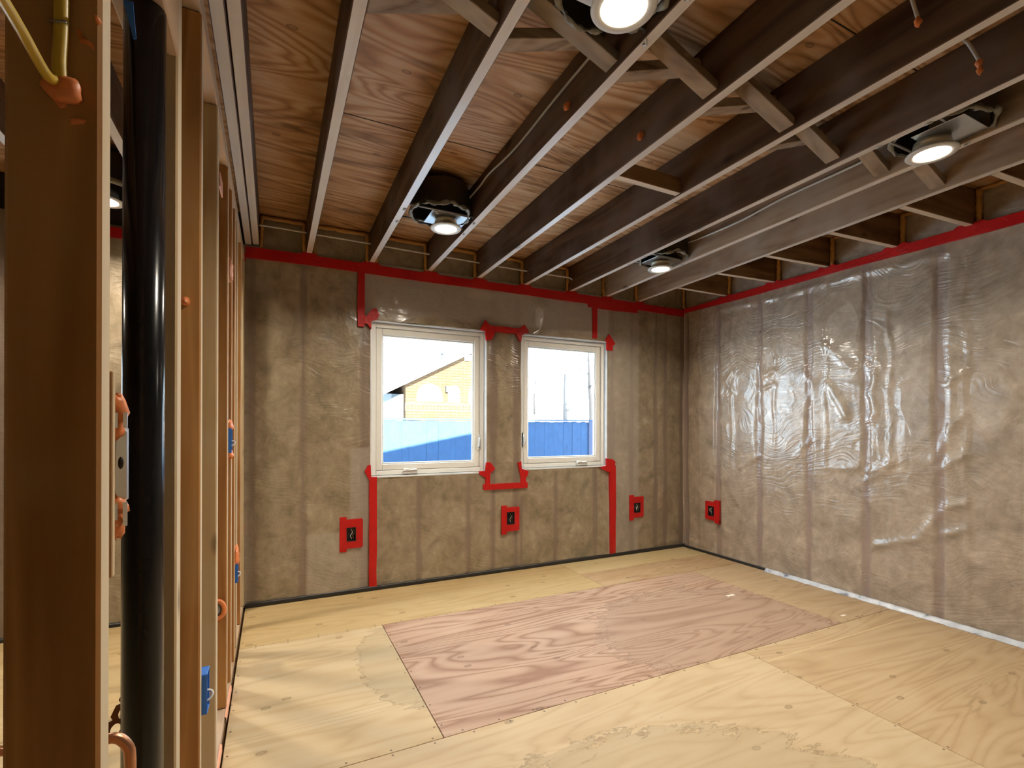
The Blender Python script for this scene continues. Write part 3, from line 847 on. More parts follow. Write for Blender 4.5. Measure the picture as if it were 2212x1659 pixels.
def make_lamp(cx, cy_, hx, hy, label, i0, plate=(0.0, 0.0), bars=True, R=0.160):
    z = 2.255
    root = empty('recessed_lamp', (cx, cy_, z)); tag(root, label, 'lamp', 'recessed ceiling lamps')
    rr = random.Random(int(cx * 100 + cy_ * 1000)); ph = [rr.uniform(0, 6.28) for _ in range(5)]
    zt, zb = ZS - 0.030, HJ + 0.022
    wob = lambda i, an: ((0.004 * math.sin(5 * an + ph[0]), 0.006 * math.sin(3 * an + ph[1]) + 0.004 * math.sin(11 * an + ph[2])) if i in (0, 7) else (0, 0))
    MB().lathe([(R, zb), (R, zt - 0.02), (R - 0.02, zt), (0.001, zt), (0.001, zt - 0.006), (R - 0.024, zt - 0.006), (R - 0.008, zt - 0.024), (R - 0.008, zb)], (hx, hy, 0), 56, wob=wob).build('housing', M['pan'], root)
    w2 = lambda i, an: (0.007 * math.sin(9 * an + ph[3]) * (i in (1, 2)), 0.006 * math.sin(3 * an + ph[1]) + 0.006 * math.sin(7 * an + ph[4]) + 0.004 * math.sin(17 * an + i))
    rim = MB().lathe([(R + 0.002, zb + 0.014), (R + 0.005, zb), (R - 0.001, zb - 0.006), (R - 0.011, zb - 0.002), (R - 0.009, zb + 0.008), (R + 0.002, zb + 0.014)], (hx, hy, 0), 64, wob=w2)
    rim.build('torn_rim', M['torn'], root)
    if plate:
        MB().box(cx - 0.105 + plate[0], cx + 0.115 + plate[0], cy_ - 0.085 + plate[1], cy_ + 0.085 + plate[1], z + 0.052, z + 0.055).build('mounting_plate', M['steel'], root, bevel=0.001)
    MB().lathe([(0.062, z + 0.006), (0.064, z + 0.030), (0.060, z + 0.052), (0.030, z + 0.056)], (cx, cy_, 0), 40).build('lamp_can', plain('gold_lit_can', (0.75, 0.62, 0.42), 0.3, 0.5, 0.6), root)  # golden lamp light on the can is put into its base colour
    MB().lathe([(0.059, z + 0.003), (0.062, z - 0.001), (0.083, z - 0.001), (0.087, z + 0.003), (0.084, z + 0.008), (0.060, z + 0.008), (0.059, z + 0.003)], (cx, cy_, 0), 56).build('trim_ring', M['trim_white'], root)
    MB().disc(0.0595, z + 0.003, (cx, cy_, 0), 48).build('diffuser', M['lamp'], root)
    lamp_light(root, 0.0015)
    if bars:
        for dy in (-0.085, 0.085):
            ya = cy_ + dy
            xa, xb = jx(i0, ya) + JW / 2 - 0.004, jx(i0 + 1, ya) - JW / 2 + 0.004
            br = MB().tube([(xa, ya, HJ + 0.026), (xb, ya, HJ + 0.026)], 0.0055, 8).build('hanger_bar', M['dull_steel'], root)
            for xe, sg in ((xa, -1), (xb, 1)):
                MB().tube([(xe - sg * 0.004, ya, HJ + 0.024), (xe + sg * 0.004, ya + 0.004, HJ - 0.002), (xe + sg * 0.014, ya + 0.014, HJ - 0.005), (xe + sg * 0.006, ya + 0.022, HJ - 0.003)], 0.0035, 8).build('hanger_clip', M['steel'], br)
    return root


make_lamp(0.871, 2.635, 0.826, 2.60, 'lit lamp in a dark housing near the left window, gold-lit can visible', 1)
make_lamp(2.450, 2.640, 2.440, 2.60, 'small lit lamp in a dark housing toward the far corner', 5)
make_lamp(2.395, 1.036, 2.375, 0.995, 'lit lamp with a torn grey rim at the upper right', 5, plate=(0.0, -0.06))
make_lamp(0.831, 1.035, 0.812, 1.05, 'large lit lamp cut by the top edge of the photo', 1, R=0.150)


def lamp_next(cx, cy_, label):
    z = 2.255
    root = empty('recessed_lamp', (cx, cy_, z)); tag(root, label, 'lamp', 'recessed ceiling lamps')
    MB().lathe([(0.155, HJ + 0.02), (0.155, ZS - 0.05), (0.135, ZS - 0.03), (0.001, ZS - 0.03)], (cx, cy_, 0), 40).build('housing', M['pan'], root)
    MB().lathe([(0.158, HJ + 0.035), (0.166, HJ + 0.018), (0.150, HJ + 0.008), (0.138, HJ + 0.02)], (cx, cy_, 0), 40).build('torn_rim', M['torn'], root)
    MB().lathe([(0.062, z + 0.006), (0.064, z + 0.030), (0.060, z + 0.052), (0.001, z + 0.056)], (cx, cy_, 0), 40).build('lamp_can', M['dull_steel'], root)
    MB().lathe([(0.059, z + 0.003), (0.062, z - 0.001), (0.083, z - 0.001), (0.087, z + 0.003), (0.060, z + 0.008)], (cx, cy_, 0), 48).build('trim_ring', M['trim_white'], root)
    MB().disc(0.0595, z + 0.003, (cx, cy_, 0), 48).build('diffuser', M['lamp'], root)
    lamp_light(root, 0.0015)


lamp_next(-0.755, 3.06, 'lit lamp of the next room, glimpsed between the nearest stud and the black pipe')
lamp_next(-1.95, 2.2, 'unseen lamp added deeper in the next room to give it light')  # added lamp, out of sight, only there to brighten the next room


# ------------------------------------------------------------------ cables and sealant plugs in the ceiling
def spline(pts, n=8):
    pts = [Vector(p) for p in pts]; out = []
    for i in range(len(pts) - 1):
        p0, p1, p2, p3 = pts[max(i - 1, 0)], pts[i], pts[i + 1], pts[min(i + 2, len(pts) - 1)]
        for k in range(n):
            t_ = k / n
            out.append(0.5 * ((2 * p1) + (p2 - p0) * t_ + (2 * p0 - 5 * p1 + 4 * p2 - p3) * t_ ** 2 + (3 * p1 - p0 - 3 * p2 + p3) * t_ ** 3))
    return out + [pts[-1]]


f3 = lambda y: jx(2, y) - JW / 2 - 0.005
pts = [(0.97, 2.52, 2.405)] + [(f3(y), y, z) for y, z in ((2.42, 2.435), (2.30, 2.44), (2.0, 2.412), (1.63, 2.42), (1.40, 2.42), (1.33, 2.425))]
o = MB().tube(spline(pts), 0.0048, 8).build('electrical_cable', plain('grey_cable_sheath', (0.42, 0.38, 0.30), 0.45), origin=(0.99, 1.9, 2.4))
tag(o, 'grey cable along a joist side, ending at the lamp near the left window', 'cable', 'cables stapled to joists')
f7 = lambda y: jx(6, y) - JW / 2 - 0.006
pts = [(f7(2.50) - 0.03, 2.56, 2.425), (f7(2.45), 2.45, 2.41)] + [(f7(y), y, z) for y, z in ((2.07, 2.395), (1.77, 2.41), (1.40, 2.405), (1.33, 2.41))]
o = MB().tube(spline(pts), 0.0058, 8).build('electrical_cable', M['white_cable'], origin=(2.56, 1.9, 2.4))
tag(o, 'white cable running between the two right-hand lamps along a joist', 'cable', 'cables stapled to joists')
zc = [2.40, 2.40, 2.40, 2.395, 2.385, 2.378, 2.380]
pts = [(-0.10, 3.44, 2.40)] + [(x, 3.44 + 0.003 * math.sin(x * 9), 2.403 - 0.013 * x) for x in np.linspace(0.05, 1.80, 8)] + [(2.00, 3.43, 2.377), (2.16, 3.425, 2.376), (2.20, 3.42, 2.372), (2.205, 3.40, 2.355)]
o = MB().tube(spline(pts), 0.0058, 8).build('electrical_cable', M['white_cable'], origin=(1.0, 3.44, 2.39))
tag(o, 'white cable crossing the rim bays through the joists above the window wall', 'cable')


def plug(p, n_, label, r=0.013, mat='orange', long=1.5):
    n_ = Vector(n_).normalized(); p = Vector(p)
    b = MB().blob((0, 0, 0), r, r, r * long, int(p.x * 999) % 50, 0.15)
    o = b.build('sealant_plug', M[mat], origin=(0, 0, 0)); o.location = p; o.rotation_euler = n_.to_track_quat('Z', 'Y').to_euler()
    return tag(o, label, 'sealant', 'orange sealant plugs')


p = on(0, jx(2, 1.56) - JW / 2, 1229, 230); plug((p.x - 0.008, p.y, p.z), (-0.5, 0, -0.8), 'orange sealant plug on the joist side right of the lamp cable')
p = on(0, jx(3, 1.64) - JW / 2, 1387, 295); plug((p.x - 0.008, p.y, p.z), (-0.5, 0, -0.8), 'orange sealant plug on a joist side left of the short flat block', 0.014)
for k, (a_, b_, i, lab, lab2) in enumerate((((1965, -15), (1983, 40), 4, 'white cable stub poking from a joist at the top right of the photo', 'orange plug tipping the cable stub at the top right'),
                                           ((2075, 85), (2115, 130), 5, 'white cable stub bending down from a joist near the right edge of the photo', 'orange plug tipping the cable stub near the right edge'))):
    x = jx(i, 0.85) - JW / 2 - 0.02
    pa, pb = on(0, x + 0.018, *a_), on(0, x - 0.02, *b_)
    pm = (pa + pb) / 2 + Vector((-0.012, 0, 0.018)); ptip = pb
    o = MB().tube(spline([pa, pm, pb]), 0.0055, 8).build('cable_stub', M['white_cable'], origin=pa)
    tag(o, lab, 'cable', 'cable stubs in the ceiling')
    q = MB().blob((0, 0, -0.010), 0.011, 0.010, 0.014, 4 + k, 0.25)
    if k:
        q.blob((0.004, 0, -0.034), 0.009, 0.009, 0.013, 8, 0.3)
    o2 = q.build('sealant_plug', M['orange'], o, origin=(0, 0, 0)); o2.location = pb - pa
    o2['label'] = 'orange sealant tip'

# ------------------------------------------------------------------ stud partition on the left
SD = 0.075
X0 = XL - SD
ZP = 2.170
TPY = YB - 0.02
o = MB().box(X0, XL, YF + 0.02, TPY, ZP, ZP + 0.038).build('top_plate', M['plate'], bevel=0.003, origin=(XL, 1, ZP))
tag(o, 'lower board of the double top plate resting on the partition studs', 'plate')
o = MB().box(X0, XL - 0.003, YF + 0.02, TPY, ZP + 0.039, ZP + 0.077).build('top_plate', M['plate'], bevel=0.003, origin=(XL, 1, ZP + 0.04))
tag(o, 'upper board of the double top plate, beside the dark gap under the doubled joist', 'plate')
o = MB().box(X0, XL - 0.002, 0.70, TPY, 0.0, 0.038).build('bottom_plate', M['plate'], bevel=0.003, origin=(XL, 1.5, 0))
tag(o, 'bottom plate of the partition lying on the floor under the studs', 'plate')
for k, (ya, yb, lab) in enumerate(((1.74, 1.98, 'orange sealant smeared on the edge of the bottom plate, nearest patch'), (2.16, 2.42, 'orange sealant smeared on the edge of the bottom plate, farther patch'))):
    mb = MB(); n = 16; vs = []; rr = random.Random(k)
    for i in range(n + 1):
        y = ya + (yb - ya) * i / n; e = rr.uniform(0, 0.006)
        vs += [(XL + 0.0005, y, 0.003), (XL + 0.005, y, 0.012), (XL + 0.004, y, 0.03 + e), (XL - 0.002, y, 0.0375 + e * 0.2)]
    mb.add(vs, [(i * 4 + j, i * 4 + j + 1, i * 4 + j + 5, i * 4 + j + 4) for i in range(n) for j in range(3)], 0, True)
    tag(mb.build('sealant_smear', M['salmon'], origin=(XL, ya, 0.02)), lab, 'sealant', 'sealant on the bottom plate')
STUDS = [  # y front, thickness, material, label
    (0.642, 0.034, 'stud', 'nearest and widest-looking stud of the partition, at the left edge of the photo'),
    (1.092, 0.045, 'stud_pale', 'pale stud standing right behind the black drain pipe'),
    (1.423, 0.037, 'stud', 'brown stud just right of the black drain pipe, orange plug on its face'),
    (1.813, 0.050, 'stud_pale', 'pale stud behind the blue electrical box'),
    (2.220, 0.044, 'stud', 'brown stud beyond the pale one, grey-eyed orange sealant near its foot'),
    (2.437, 0.038, 'stud', 'thin-looking stud between the brown stud and the doubled pair'),
    (2.640, 0.038, 'stud', 'stud of the pair near the far end of the partition'),
    (2.800, 0.038, 'stud_pale', 'second stud of the pair near the far end of the partition'),
    (3.120, 0.040, 'stud', 'last free stud of the partition before the window wall'),
    (3.420, 0.060, 'stud_pale', 'end stud of the partition against the window wall'),
]
for y, th, mt, lab in STUDS:
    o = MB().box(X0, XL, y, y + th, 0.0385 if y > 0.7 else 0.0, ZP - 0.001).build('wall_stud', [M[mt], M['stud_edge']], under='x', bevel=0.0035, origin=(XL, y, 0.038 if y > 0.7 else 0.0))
    tag(o, lab, 'stud', 'studs of the partition')
# fire block through which the pipe passes
o = MB().box(X0, XL + 0.002, 0.945, 1.090, 1.832, 1.95).build('fire_block', M['plate'], bevel=0.003, origin=(XL, 0.9, 1.84))
tag(o, 'wood block capping the top of the visible black pipe', 'block')
# pale board beside the nearest stud (back of it)
pa, pb = on(1, 0.70, 237, 803), on(1, 0.70, 247, 1243)
o = MB().box(pa.x - 0.02, pb.x + 0.0005, 0.690, 0.700, pb.z, pa.z).build('wood_strip', M['stud_pale'], bevel=0.001, origin=(pa.x, 0.695, pb.z))
tag(o, 'pale upright strip of wood fixed behind the nearest stud', 'strip')
# drain pipe
PX, PYC, PR = -0.190, 0.985, 0.0285
o = MB().tube([(PX, PYC, 0.0385), (PX, PYC, 1.0), (PX + 0.001, PYC, 1.8315)], PR, 32).build('drain_pipe', M['abs'], origin=(PX, PYC, 0))
tag(o, 'thick upright black drain pipe in front of the pale stud', 'pipe')
# blue tape flap by the fire block
ps = [on(1, 0.93, 266, 0), on(1, 0.93, 287, 3), on(1, 0.93, 294, 82), on(1, 0.93, 287, 82)]
o = MB().prism(ps, (0, 0.003, 0)).build('blue_tape', M['blue'], origin=ps[0])
tag(o, 'strip of blue tape hanging beside the top of the black pipe', 'tape')
# yellow cables on the nearest stud
yf = 0.642
pA = on(1, yf - 0.006, 128, 186)
c1 = [on(1, 0.50, -30, -60), on(1, 0.56, 40, 55), on(1, 0.615, 100, 160), pA + Vector((0, -0.002, 0.004))]
o = MB().tube(spline(c1), 0.0046, 10).build('electrical_cable', M['yellow_cable'], origin=pA)
tag(o, 'yellow cable slanting down to the sealant on the nearest stud', 'cable', 'yellow cables on the nearest stud')
c2 = [on(1, yf - 0.007, 133, -60), on(1, yf - 0.007, 132, 60), on(1, yf - 0.008, 128, 130), pA + Vector((0.001, -0.001, 0.006))]
o = MB().tube(spline(c2), 0.0060, 10).build('electrical_cable', M['yellow_cable'], origin=pA)
tag(o, 'yellow cable running straight down the face of the nearest stud', 'cable', 'yellow cables on the nearest stud')
o = MB().tube([on(1, yf - 0.002, 106, 44), on(1, yf - 0.016, 122, 46), on(1, yf - 0.016, 140, 46), on(1, yf - 0.002, 146, 52)], 0.0012, 6).build('cable_staple', M['dull_steel'], origin=on(1, yf, 130, 46))
tag(o, 'thin wire staple holding the straight yellow cable', 'staple')


def smear(pts, y, d, mat, label, name='sealant_smear'):
    ps = [on(1, y, *q) for q in pts]
    c = sum(ps, Vector()) / len(ps)
    mb = MB(); n = len(ps)
    vs = ps + [c + (p - c) * 0.6 + Vector((0, -d, 0)) for p in ps] + [c + Vector((0, -d * 1.15, 0))]
    mb.add(vs, [(i, (i + 1) % n, n + (i + 1) % n, n + i) for i in range(n)] + [(n + i, n + (i + 1) % n, 2 * n) for i in range(n)], 0, True)
    o = mb.build(name, M[mat], origin=c)
    return tag(o, label, 'sealant', 'orange sealant on the studs')


o = MB().blob((0, 0, 0), 0.016, 0.010, 0.014, 3, 0.15).build('sealant_blob', M['orange'], origin=(0, 0, 0)); o.location = on(1, yf - 0.006, 136, 192)
tag(o, 'round orange sealant lump where the yellow cables enter the nearest stud', 'sealant')
smear([(112, 205), (135, 212), (146, 222), (143, 232), (130, 234), (118, 222)], yf, 0.004, 'orange', 'orange sealant drip just below the lump on the nearest stud')
smear([(151, 258), (170, 255), (188, 260), (180, 268), (154, 270)], yf, 0.003, 'orange', 'small orange smear lowest on the nearest stud')
smear([(205, 38), (216, 40), (220, 50), (212, 55), (206, 48)], yf, 0.006, 'orange', 'orange sealant dab at the top of the nearest stud near its edge')
smear([(166, 62), (176, 66), (172, 80), (182, 88), (200, 92), (205, 110), (190, 98), (172, 92)], yf, 0.002, 'orange', 'thin ragged orange smear on the upper face of the nearest stud')
# plugs on the other studs
p = on(1, 1.423, 400, 652); plug((p.x, 1.416, p.z), (0.2, -1, -0.4), 'orange sealant plug on the brown stud right of the pipe', 0.011)
# pink tape on the stud edge high up
ps = [(XL + 0.001, 2.20, z) for z in ()]
pa, pb = on(0, XL + 0.001, 474, 372), on(0, XL + 0.001, 481, 436)
o = MB().box(XL, XL + 0.004, 1.86, 1.95, pb.z, pa.z).build('pink_tape', M['salmon'], bevel=0.001, origin=(XL, 1.9, pb.z))
tag(o, 'pink tape patch high on the edge beyond the pale stud', 'tape')


def partition_box(px0, px1, py0, py1, y, body, label, foam=None, face='blue'):
    """a device box nailed to a stud, its open face towards the room"""
    a, b = on(0, XL, px0, py0), on(0, XL, px0, py1)
    zt, zb = a.z, b.z
    root = empty('electrical_box', (XL, y, zb)); tag(root, label, 'electrical box', 'electrical boxes on the partition')
    mb = MB(); w = 0.052; d = 0.055
    x1 = XL + 0.012
    mb.box(x1 - d, x1, y, y + 0.003, zb, zt); mb.box(x1 - d, x1, y + w - 0.003, y + w, zb, zt)
    mb.box(x1 - d, x1, y + 0.003, y + w - 0.003, zb, zb + 0.003); mb.box(x1 - d, x1, y + 0.003, y + w - 0.003, zt - 0.003, zt)
    mb.box(x1 - d, x1 - d + 0.003, y + 0.003, y + w - 0.003, zb + 0.003, zt - 0.003)
    mb.build('box_shell', M[body], root, bevel=0.001)
    MB().tube(spline([(x1 - 0.03, y + 0.015, zb + 0.02), (x1 + 0.004, y + 0.02, zb + 0.03), (x1 + 0.006, y + 0.03, zb + 0.045), (x1 - 0.03, y + 0.035, zb + 0.05)]), 0.003, 8).build('wire', M['white_cable'], root)
    if foam:
        for k, (dz, s_) in enumerate(foam):
            MB().blob((XL + 0.004, y + w * 0.5, zb + (zt - zb) * dz), 0.012, s_ * 1.1, s_, k + 5, 0.3).build('sealant_lump', M['orange'], root)
    return root


partition_box(437, 452, 1455, 1540, 1.462, 'blue', 'blue electrical box beside the foot of the brown stud')
partition_box(507, 512, 1208, 1262, 2.682, 'blue', 'blue electrical box with orange sealant lump low at the far end of the partition', [(1.05, 0.045), (0.9, 0.03)])
partition_box(493, 497, 925, 978, 2.268, 'blue', 'blue electrical box ringed by pink sealant at mid height of the partition', [(1.1, 0.022), (-0.1, 0.02)])
p = on(0, XL, 490, 588)
o = MB().blob((0, 0, 0), 0.012, 0.03, 0.045, 9, 0.3).build('sealant_blob', M['salmon'], origin=(0, 0, 0)); o.location = (XL + 0.002, 2.30, on(0, XL, 497, 588).z)
tag(o, 'pink sealant lump high on the edge of the brown stud past the pale one', 'sealant')
# sealed cable hole low on the brown stud: orange ring with a grey eye
pc = on(1, 2.218, 478, 1316)
ring = [(pc.x - 0.018 + 0.028 * math.cos(a_), 2.215, pc.z + 0.036 * math.sin(a_)) for a_ in np.linspace(-2.2, 2.6, 12)]
o = MB().tube(spline(ring, 3), 0.009, 8).build('sealant_ring', M['orange'], origin=pc)
tag(o, 'orange sealant ring round a grey hole low on the brown stud', 'sealant')
MB().blob((pc.x - 0.018, 2.219, pc.z), 0.020, 0.005, 0.026, 1, 0.1).build('cable_end', M['dull_steel'], o)

# galvanised box with orange sealant seen between the nearest stud and the pipe
yb_ = 0.735
c = on(1, yb_, 263, 1003)
zt, zb = on(1, yb_, 263, 905).z, on(1, yb_, 263, 1105).z
xa, xb = on(1, yb_, 249, 1000).x, on(1, yb_, 276, 1000).x
root = empty('electrical_box', (c.x, yb_, zb)); tag(root, 'galvanised electrical box in orange sealant between the nearest stud and the black pipe', 'electrical box')
pl_ = [(xa + 0.002, 0, 0.036), (xa + 0.005, 0, 0.046), (xb - 0.008, 0, 0.048), (xb, 0, 0.040), (xb, 0, -0.040), (xb - 0.006, 0, -0.046), (xa + 0.004, 0, -0.044), (xa, 0, -0.030)]
MB().prism([(q[0], yb_ - 0.004, c.z + q[2]) for q in pl_], (0, 0.003, 0)).build('cover_plate', M['steel'], root, bevel=0.0006)
MB().lathe([(0.0001, 0), (0.0045, 0.0), (0.0045, 0.002), (0.0001, 0.002)], (0, 0, 0), 20).build('knockout_hole', M['seal_black'], root, origin=(0, 0, 0))
kh = root.children[-1]; kh.rotation_euler = (math.pi / 2, 0, 0); kh.scale = (0.55, 1.6, 1)
kh.location = Vector((c.x, yb_ - 0.0035, c.z + 0.002)) - Vector(root.location)
MB().box(xa - 0.004, xa + 0.007, yb_ + 0.002, yb_ + 0.03, zb + 0.01, zt - 0.01).build('box_shell', M['dull_steel'], root, bevel=0.002)
for k, (dz, rx, rz_) in enumerate(((0.062, 0.011, 0.020), (0.045, 0.009, 0.014), (-0.066, 0.010, 0.020), (-0.05, 0.011, 0.012), (-0.02, 0.006, 0.03))):
    MB().blob((c.x - (0.004 if k != 4 else 0.014), yb_ - 0.004, c.z + dz), rx, 0.009, rz_, k + 2, 0.28).build('sealant_lump', M['orange'], root)
for k, dx in enumerate((-0.003, 0.006)):
    MB().box(c.x + dx - 0.002, c.x + dx + 0.002, yb_ - 0.013, yb_ - 0.011, c.z - 0.072, c.z - 0.044).build('metal_tab', M['steel'], root)
    MB().box(c.x + dx - 0.002, c.x + dx + 0.002, yb_ - 0.013, yb_ - 0.011, c.z + 0.044, c.z + 0.062).build('metal_tab', M['steel'], root)

# copper bend, horizontal copper pipe and perforated strap near the floor
q = lambda x, y, d=0.80: on(1, d, x, y)
o = MB().tube(spline([q(225, 1600), q(243, 1594), q(262, 1598), q(277, 1615), q(281, 1640), q(281, 1720), q(281, 2000)]), 0.0066, 12).build('copper_pipe', M['copper'], origin=q(281, 1700))
tag(o, 'bent copper pipe between the nearest stud and the black pipe', 'pipe', 'copper pipes')
o = MB().tube([q(-140, 1620, 0.95), q(-30, 1622, 0.95), q(60, 1622, 0.95)], 0.007, 12).build('copper_pipe', M['copper'], origin=q(0, 1622, 0.95))
tag(o, 'straight copper pipe at the lower left corner behind the nearest stud', 'pipe', 'copper pipes')


def strap(a, b, w, parentlab):
    a, b = Vector(a), Vector(b); d = (b - a); L = d.length; d.normalize(); s_ = Vector((0, 1, 0)).cross(d).normalized()
    mb = MB(); nh = 4; th = Vector((0, 0.0012, 0))
    seg = L / nh
    for k in range(nh):
        c = a + d * (seg * (k + 0.5)); n = 16; outer = []; inner = []
        for i in range(n):
            an = 2 * math.pi * (i + 0.5) / n; cx_, sy_ = math.cos(an), math.sin(an)
            m_ = max(abs(cx_), abs(sy_))
            outer.append(c + d * (cx_ / m_ * seg / 2) + s_ * (sy_ / m_ * w / 2)); inner.append(c + d * (cx_ * seg * 0.38) + s_ * (sy_ * w * 0.22))
        vs = outer + inner + [p + th for p in outer] + [p + th for p in inner]
        fs = []
        for i in range(n):
            j = (i + 1) % n
            fs += [(i, j, n + j, n + i), (2 * n + j, 2 * n + i, 3 * n + i, 3 * n + j), (n + i, n + j, 3 * n + j, 3 * n + i), (j, i, 2 * n + i, 2 * n + j)]
        mb.add(vs, fs)
    o = mb.build('perforated_strap', plain('rusty_strap', (0.20, 0.075, 0.03), 0.45, 0.5, 0.6), origin=(a + b) / 2)
    tag(o, parentlab, 'strap')


strap(q(240, 1595, 1.03), q(310, 1450, 1.03), 0.030, 'dark perforated metal strap slanting behind the black pipe near the floor')


# ------------------------------------------------------------------ red tape on the walls
def bpt(px, py):
    p = on(1, YB, px, py); return (p.x, p.z)


def rpt(px, py):
    p = on(0, XR, px, py); return (p.y, p.z)


def tape(poly, wall, label, group='red tape strips', name='red_tape', off=0.0, poly3=None):
    """strip of tape stuck on the sheet: a thin slab a little proud of it, with slightly uneven outline"""
    th = 0.020 if wall == 'b' else 0.030
    if wall == 'b':
        vs = [(u, YB - 0.0165 - off, z) for u, z in poly]; d = (0, th, 0)
    else:
        vs = [(XR - 0.027 - off, u, z) for u, z in poly]; d = (th, 0, 0)
    c = sum((Vector(v) for v in vs), Vector()) / len(vs)
    o = MB().prism(vs, d).build(name, M['red'], origin=c, bevel=0.0008)
    if label:
        tag(o, label, 'tape', group)
    return o


def strip(x0, x1, z0, z1, seed=0, j=0.0025, n=None):
    """rectangle with gently wandering long edges"""
    rr = random.Random(seed)
    hor = (x1 - x0) > (z1 - z0)
    L = (x1 - x0) if hor else (z1 - z0); n = n or max(2, int(L / 0.12))
    lo, hi = [], []
    for i in range(n + 1):
        t_ = i / n
        if hor:
            lo.append((x0 + L * t_, z0 + rr.uniform(-j, j))); hi.append((x0 + L * t_, z1 + rr.uniform(-j, j)))
        else:
            lo.append((x1 + rr.uniform(-j, j), z0 + L * t_)); hi.append((x0 + rr.uniform(-j, j), z0 + L * t_))
    return lo + hi[::-1]


# top strip of the window wall with little tabs at every joist
lo = [(x, 2.207 + 0.003 * math.sin(x * 5) + (-0.012 if 2.43 < x < 2.95 else 0)) for x in np.linspace(XL + 0.004, XR - 0.02, 40)]
hi = []
for x in np.linspace(XL + 0.004, XR - 0.02, 200):
    z = 2.273 + 0.004 * math.sin(x * 3 + 1)
    for i in range(8):
        if abs(x - JF[i]) < 0.055:
            z += 0.016
    hi.append((float(x), z))
tape(lo + hi[::-1], 'b', 'long red tape strip along the top of the window wall, tabbed at every joist')
lo = [(y, 2.243 + 0.004 * math.sin(y * 4)) for y in np.linspace(0.15, YB - 0.02, 40)]
hi = []
for y in np.linspace(0.15, YB - 0.02, 200):
    z = 2.297 - 0.006 * (y - 2) + 0.003 * math.sin(y * 5)
    for l in LK:
        if abs(y - l) < 0.06 and not abs(y - l) < 0.022:
            z += 0.014
    hi.append((float(y), z))
tape([(u, z - 0.012) for u, z in lo] + [(u, z - 0.012) for u, z in hi[::-1]], 'r', 'long red tape strip along the top of the right wall')
V = lambda px0, px1, py0, py1: (bpt(px0, (py0 + py1) / 2)[0], bpt(px1, (py0 + py1) / 2)[0], bpt((px0 + px1) / 2, py1)[1], bpt((px0 + px1) / 2, py0)[1])
tape(strip(*V(772, 787, 588, 706), 1), 'b', 'short upright red tape strip above the left corner of the left window', off=0.001)
tape(strip(*V(797, 813, 1030, 1274), 2), 'b', 'tall red tape strip from the left window corner down to the floor', off=0.001)
tape(strip(*V(1278, 1288, 662, 732), 3), 'b', 'short upright red tape strip above the right window', off=0.001)
tape(strip(*V(1315, 1328, 1005, 1197), 4), 'b', 'red tape strip from the right window corner down to the floor', off=0.001)
tape([bpt(*p) for p in ((1269, 650), (1375, 664), (1375, 677), (1325, 672), (1269, 664))], 'b', 'short second layer of red tape under the top strip, above the right window', off=0.002)
tape([bpt(*p) for p in ((1050, 703), (1130, 711), (1130, 724), (1050, 715))], 'b', 'short horizontal red tape bridging the tops of the two windows', off=0.001)
tape([bpt(*p) for p in ((1042, 1046), (1125, 1042), (1138, 1041), (1138, 1053), (1090, 1056), (1043, 1058))], 'b', 'horizontal red tape below the pier between the windows', off=0.001)
tape([bpt(*p) for p in ((1047, 1018), (1057, 1018), (1057, 1050), (1047, 1050))], 'b', 'short upright red tape under the lower right corner of the left window', off=0.002)
tape([bpt(*p) for p in ((1123, 1015), (1134, 1015), (1134, 1048), (1123, 1048))], 'b', 'short upright red tape under the lower left corner of the right window', off=0.002)
CP = [  # corner patches
    (((778, 676), (790, 684), (803, 668), (812, 667), (818, 680), (815, 690), (802, 694), (801, 712), (792, 700), (776, 700)), 'crumpled glossy red tape patch at the top left corner of the left window'),
    (((1038, 708), (1047, 692), (1057, 704), (1068, 720), (1060, 735), (1049, 736), (1047, 716), (1036, 712)), 'red tape patch at the top right corner of the left window'),
    (((1117, 712), (1131, 702), (1140, 716), (1140, 720), (1126, 722), (1124, 738), (1120, 738), (1114, 724)), 'red tape patch at the top left corner of the right window'),
    (((1305, 735), (1313, 722), (1327, 744), (1321, 747), (1321, 758), (1309, 757), (1309, 740)), 'red tape patch at the top right corner of the right window'),
    (((787, 1018), (794, 1005), (800, 1004), (801, 1030), (812, 1031), (814, 1040), (800, 1044)), 'red tape patch at the bottom left corner of the left window'),
    (((1049, 999), (1057, 998), (1068, 1012), (1058, 1022), (1047, 1032), (1034, 1024), (1034, 1018), (1047, 1017)), 'red tape patch at the bottom right corner of the left window'),
    (((1116, 1000), (1124, 996), (1125, 1012), (1140, 1017), (1138, 1026), (1134, 1032), (1123, 1030)), 'red tape patch at the bottom left corner of the right window'),
    (((1307, 990), (1321, 992), (1327, 997), (1325, 1008), (1312, 1020), (1297, 1012), (1298, 1008), (1308, 1006)), 'red tape patch at the bottom right corner of the right window'),
    (((516, 1135), (528, 1131), (527, 1152), (522, 1165), (516, 1168)), 'red tape scrap beside the end of the partition at outlet height'),
    (((519, 553), (531, 550), (531, 566), (519, 566)), 'small red tape tab at the left end of the top strip'),
]
for k, (pp, lab) in enumerate(CP):
    tape([bpt(*p) for p in pp], 'b', lab, 'red tape corner patches', off=0.003)
o = tape([(x, z) for x, z in ((-1.25, 2.215), (X0 - 0.02, 2.215), (X0 - 0.02, 2.275), (-1.25, 2.275))], 'b', 'red tape along the top of the next room wall, seen past the nearest stud')


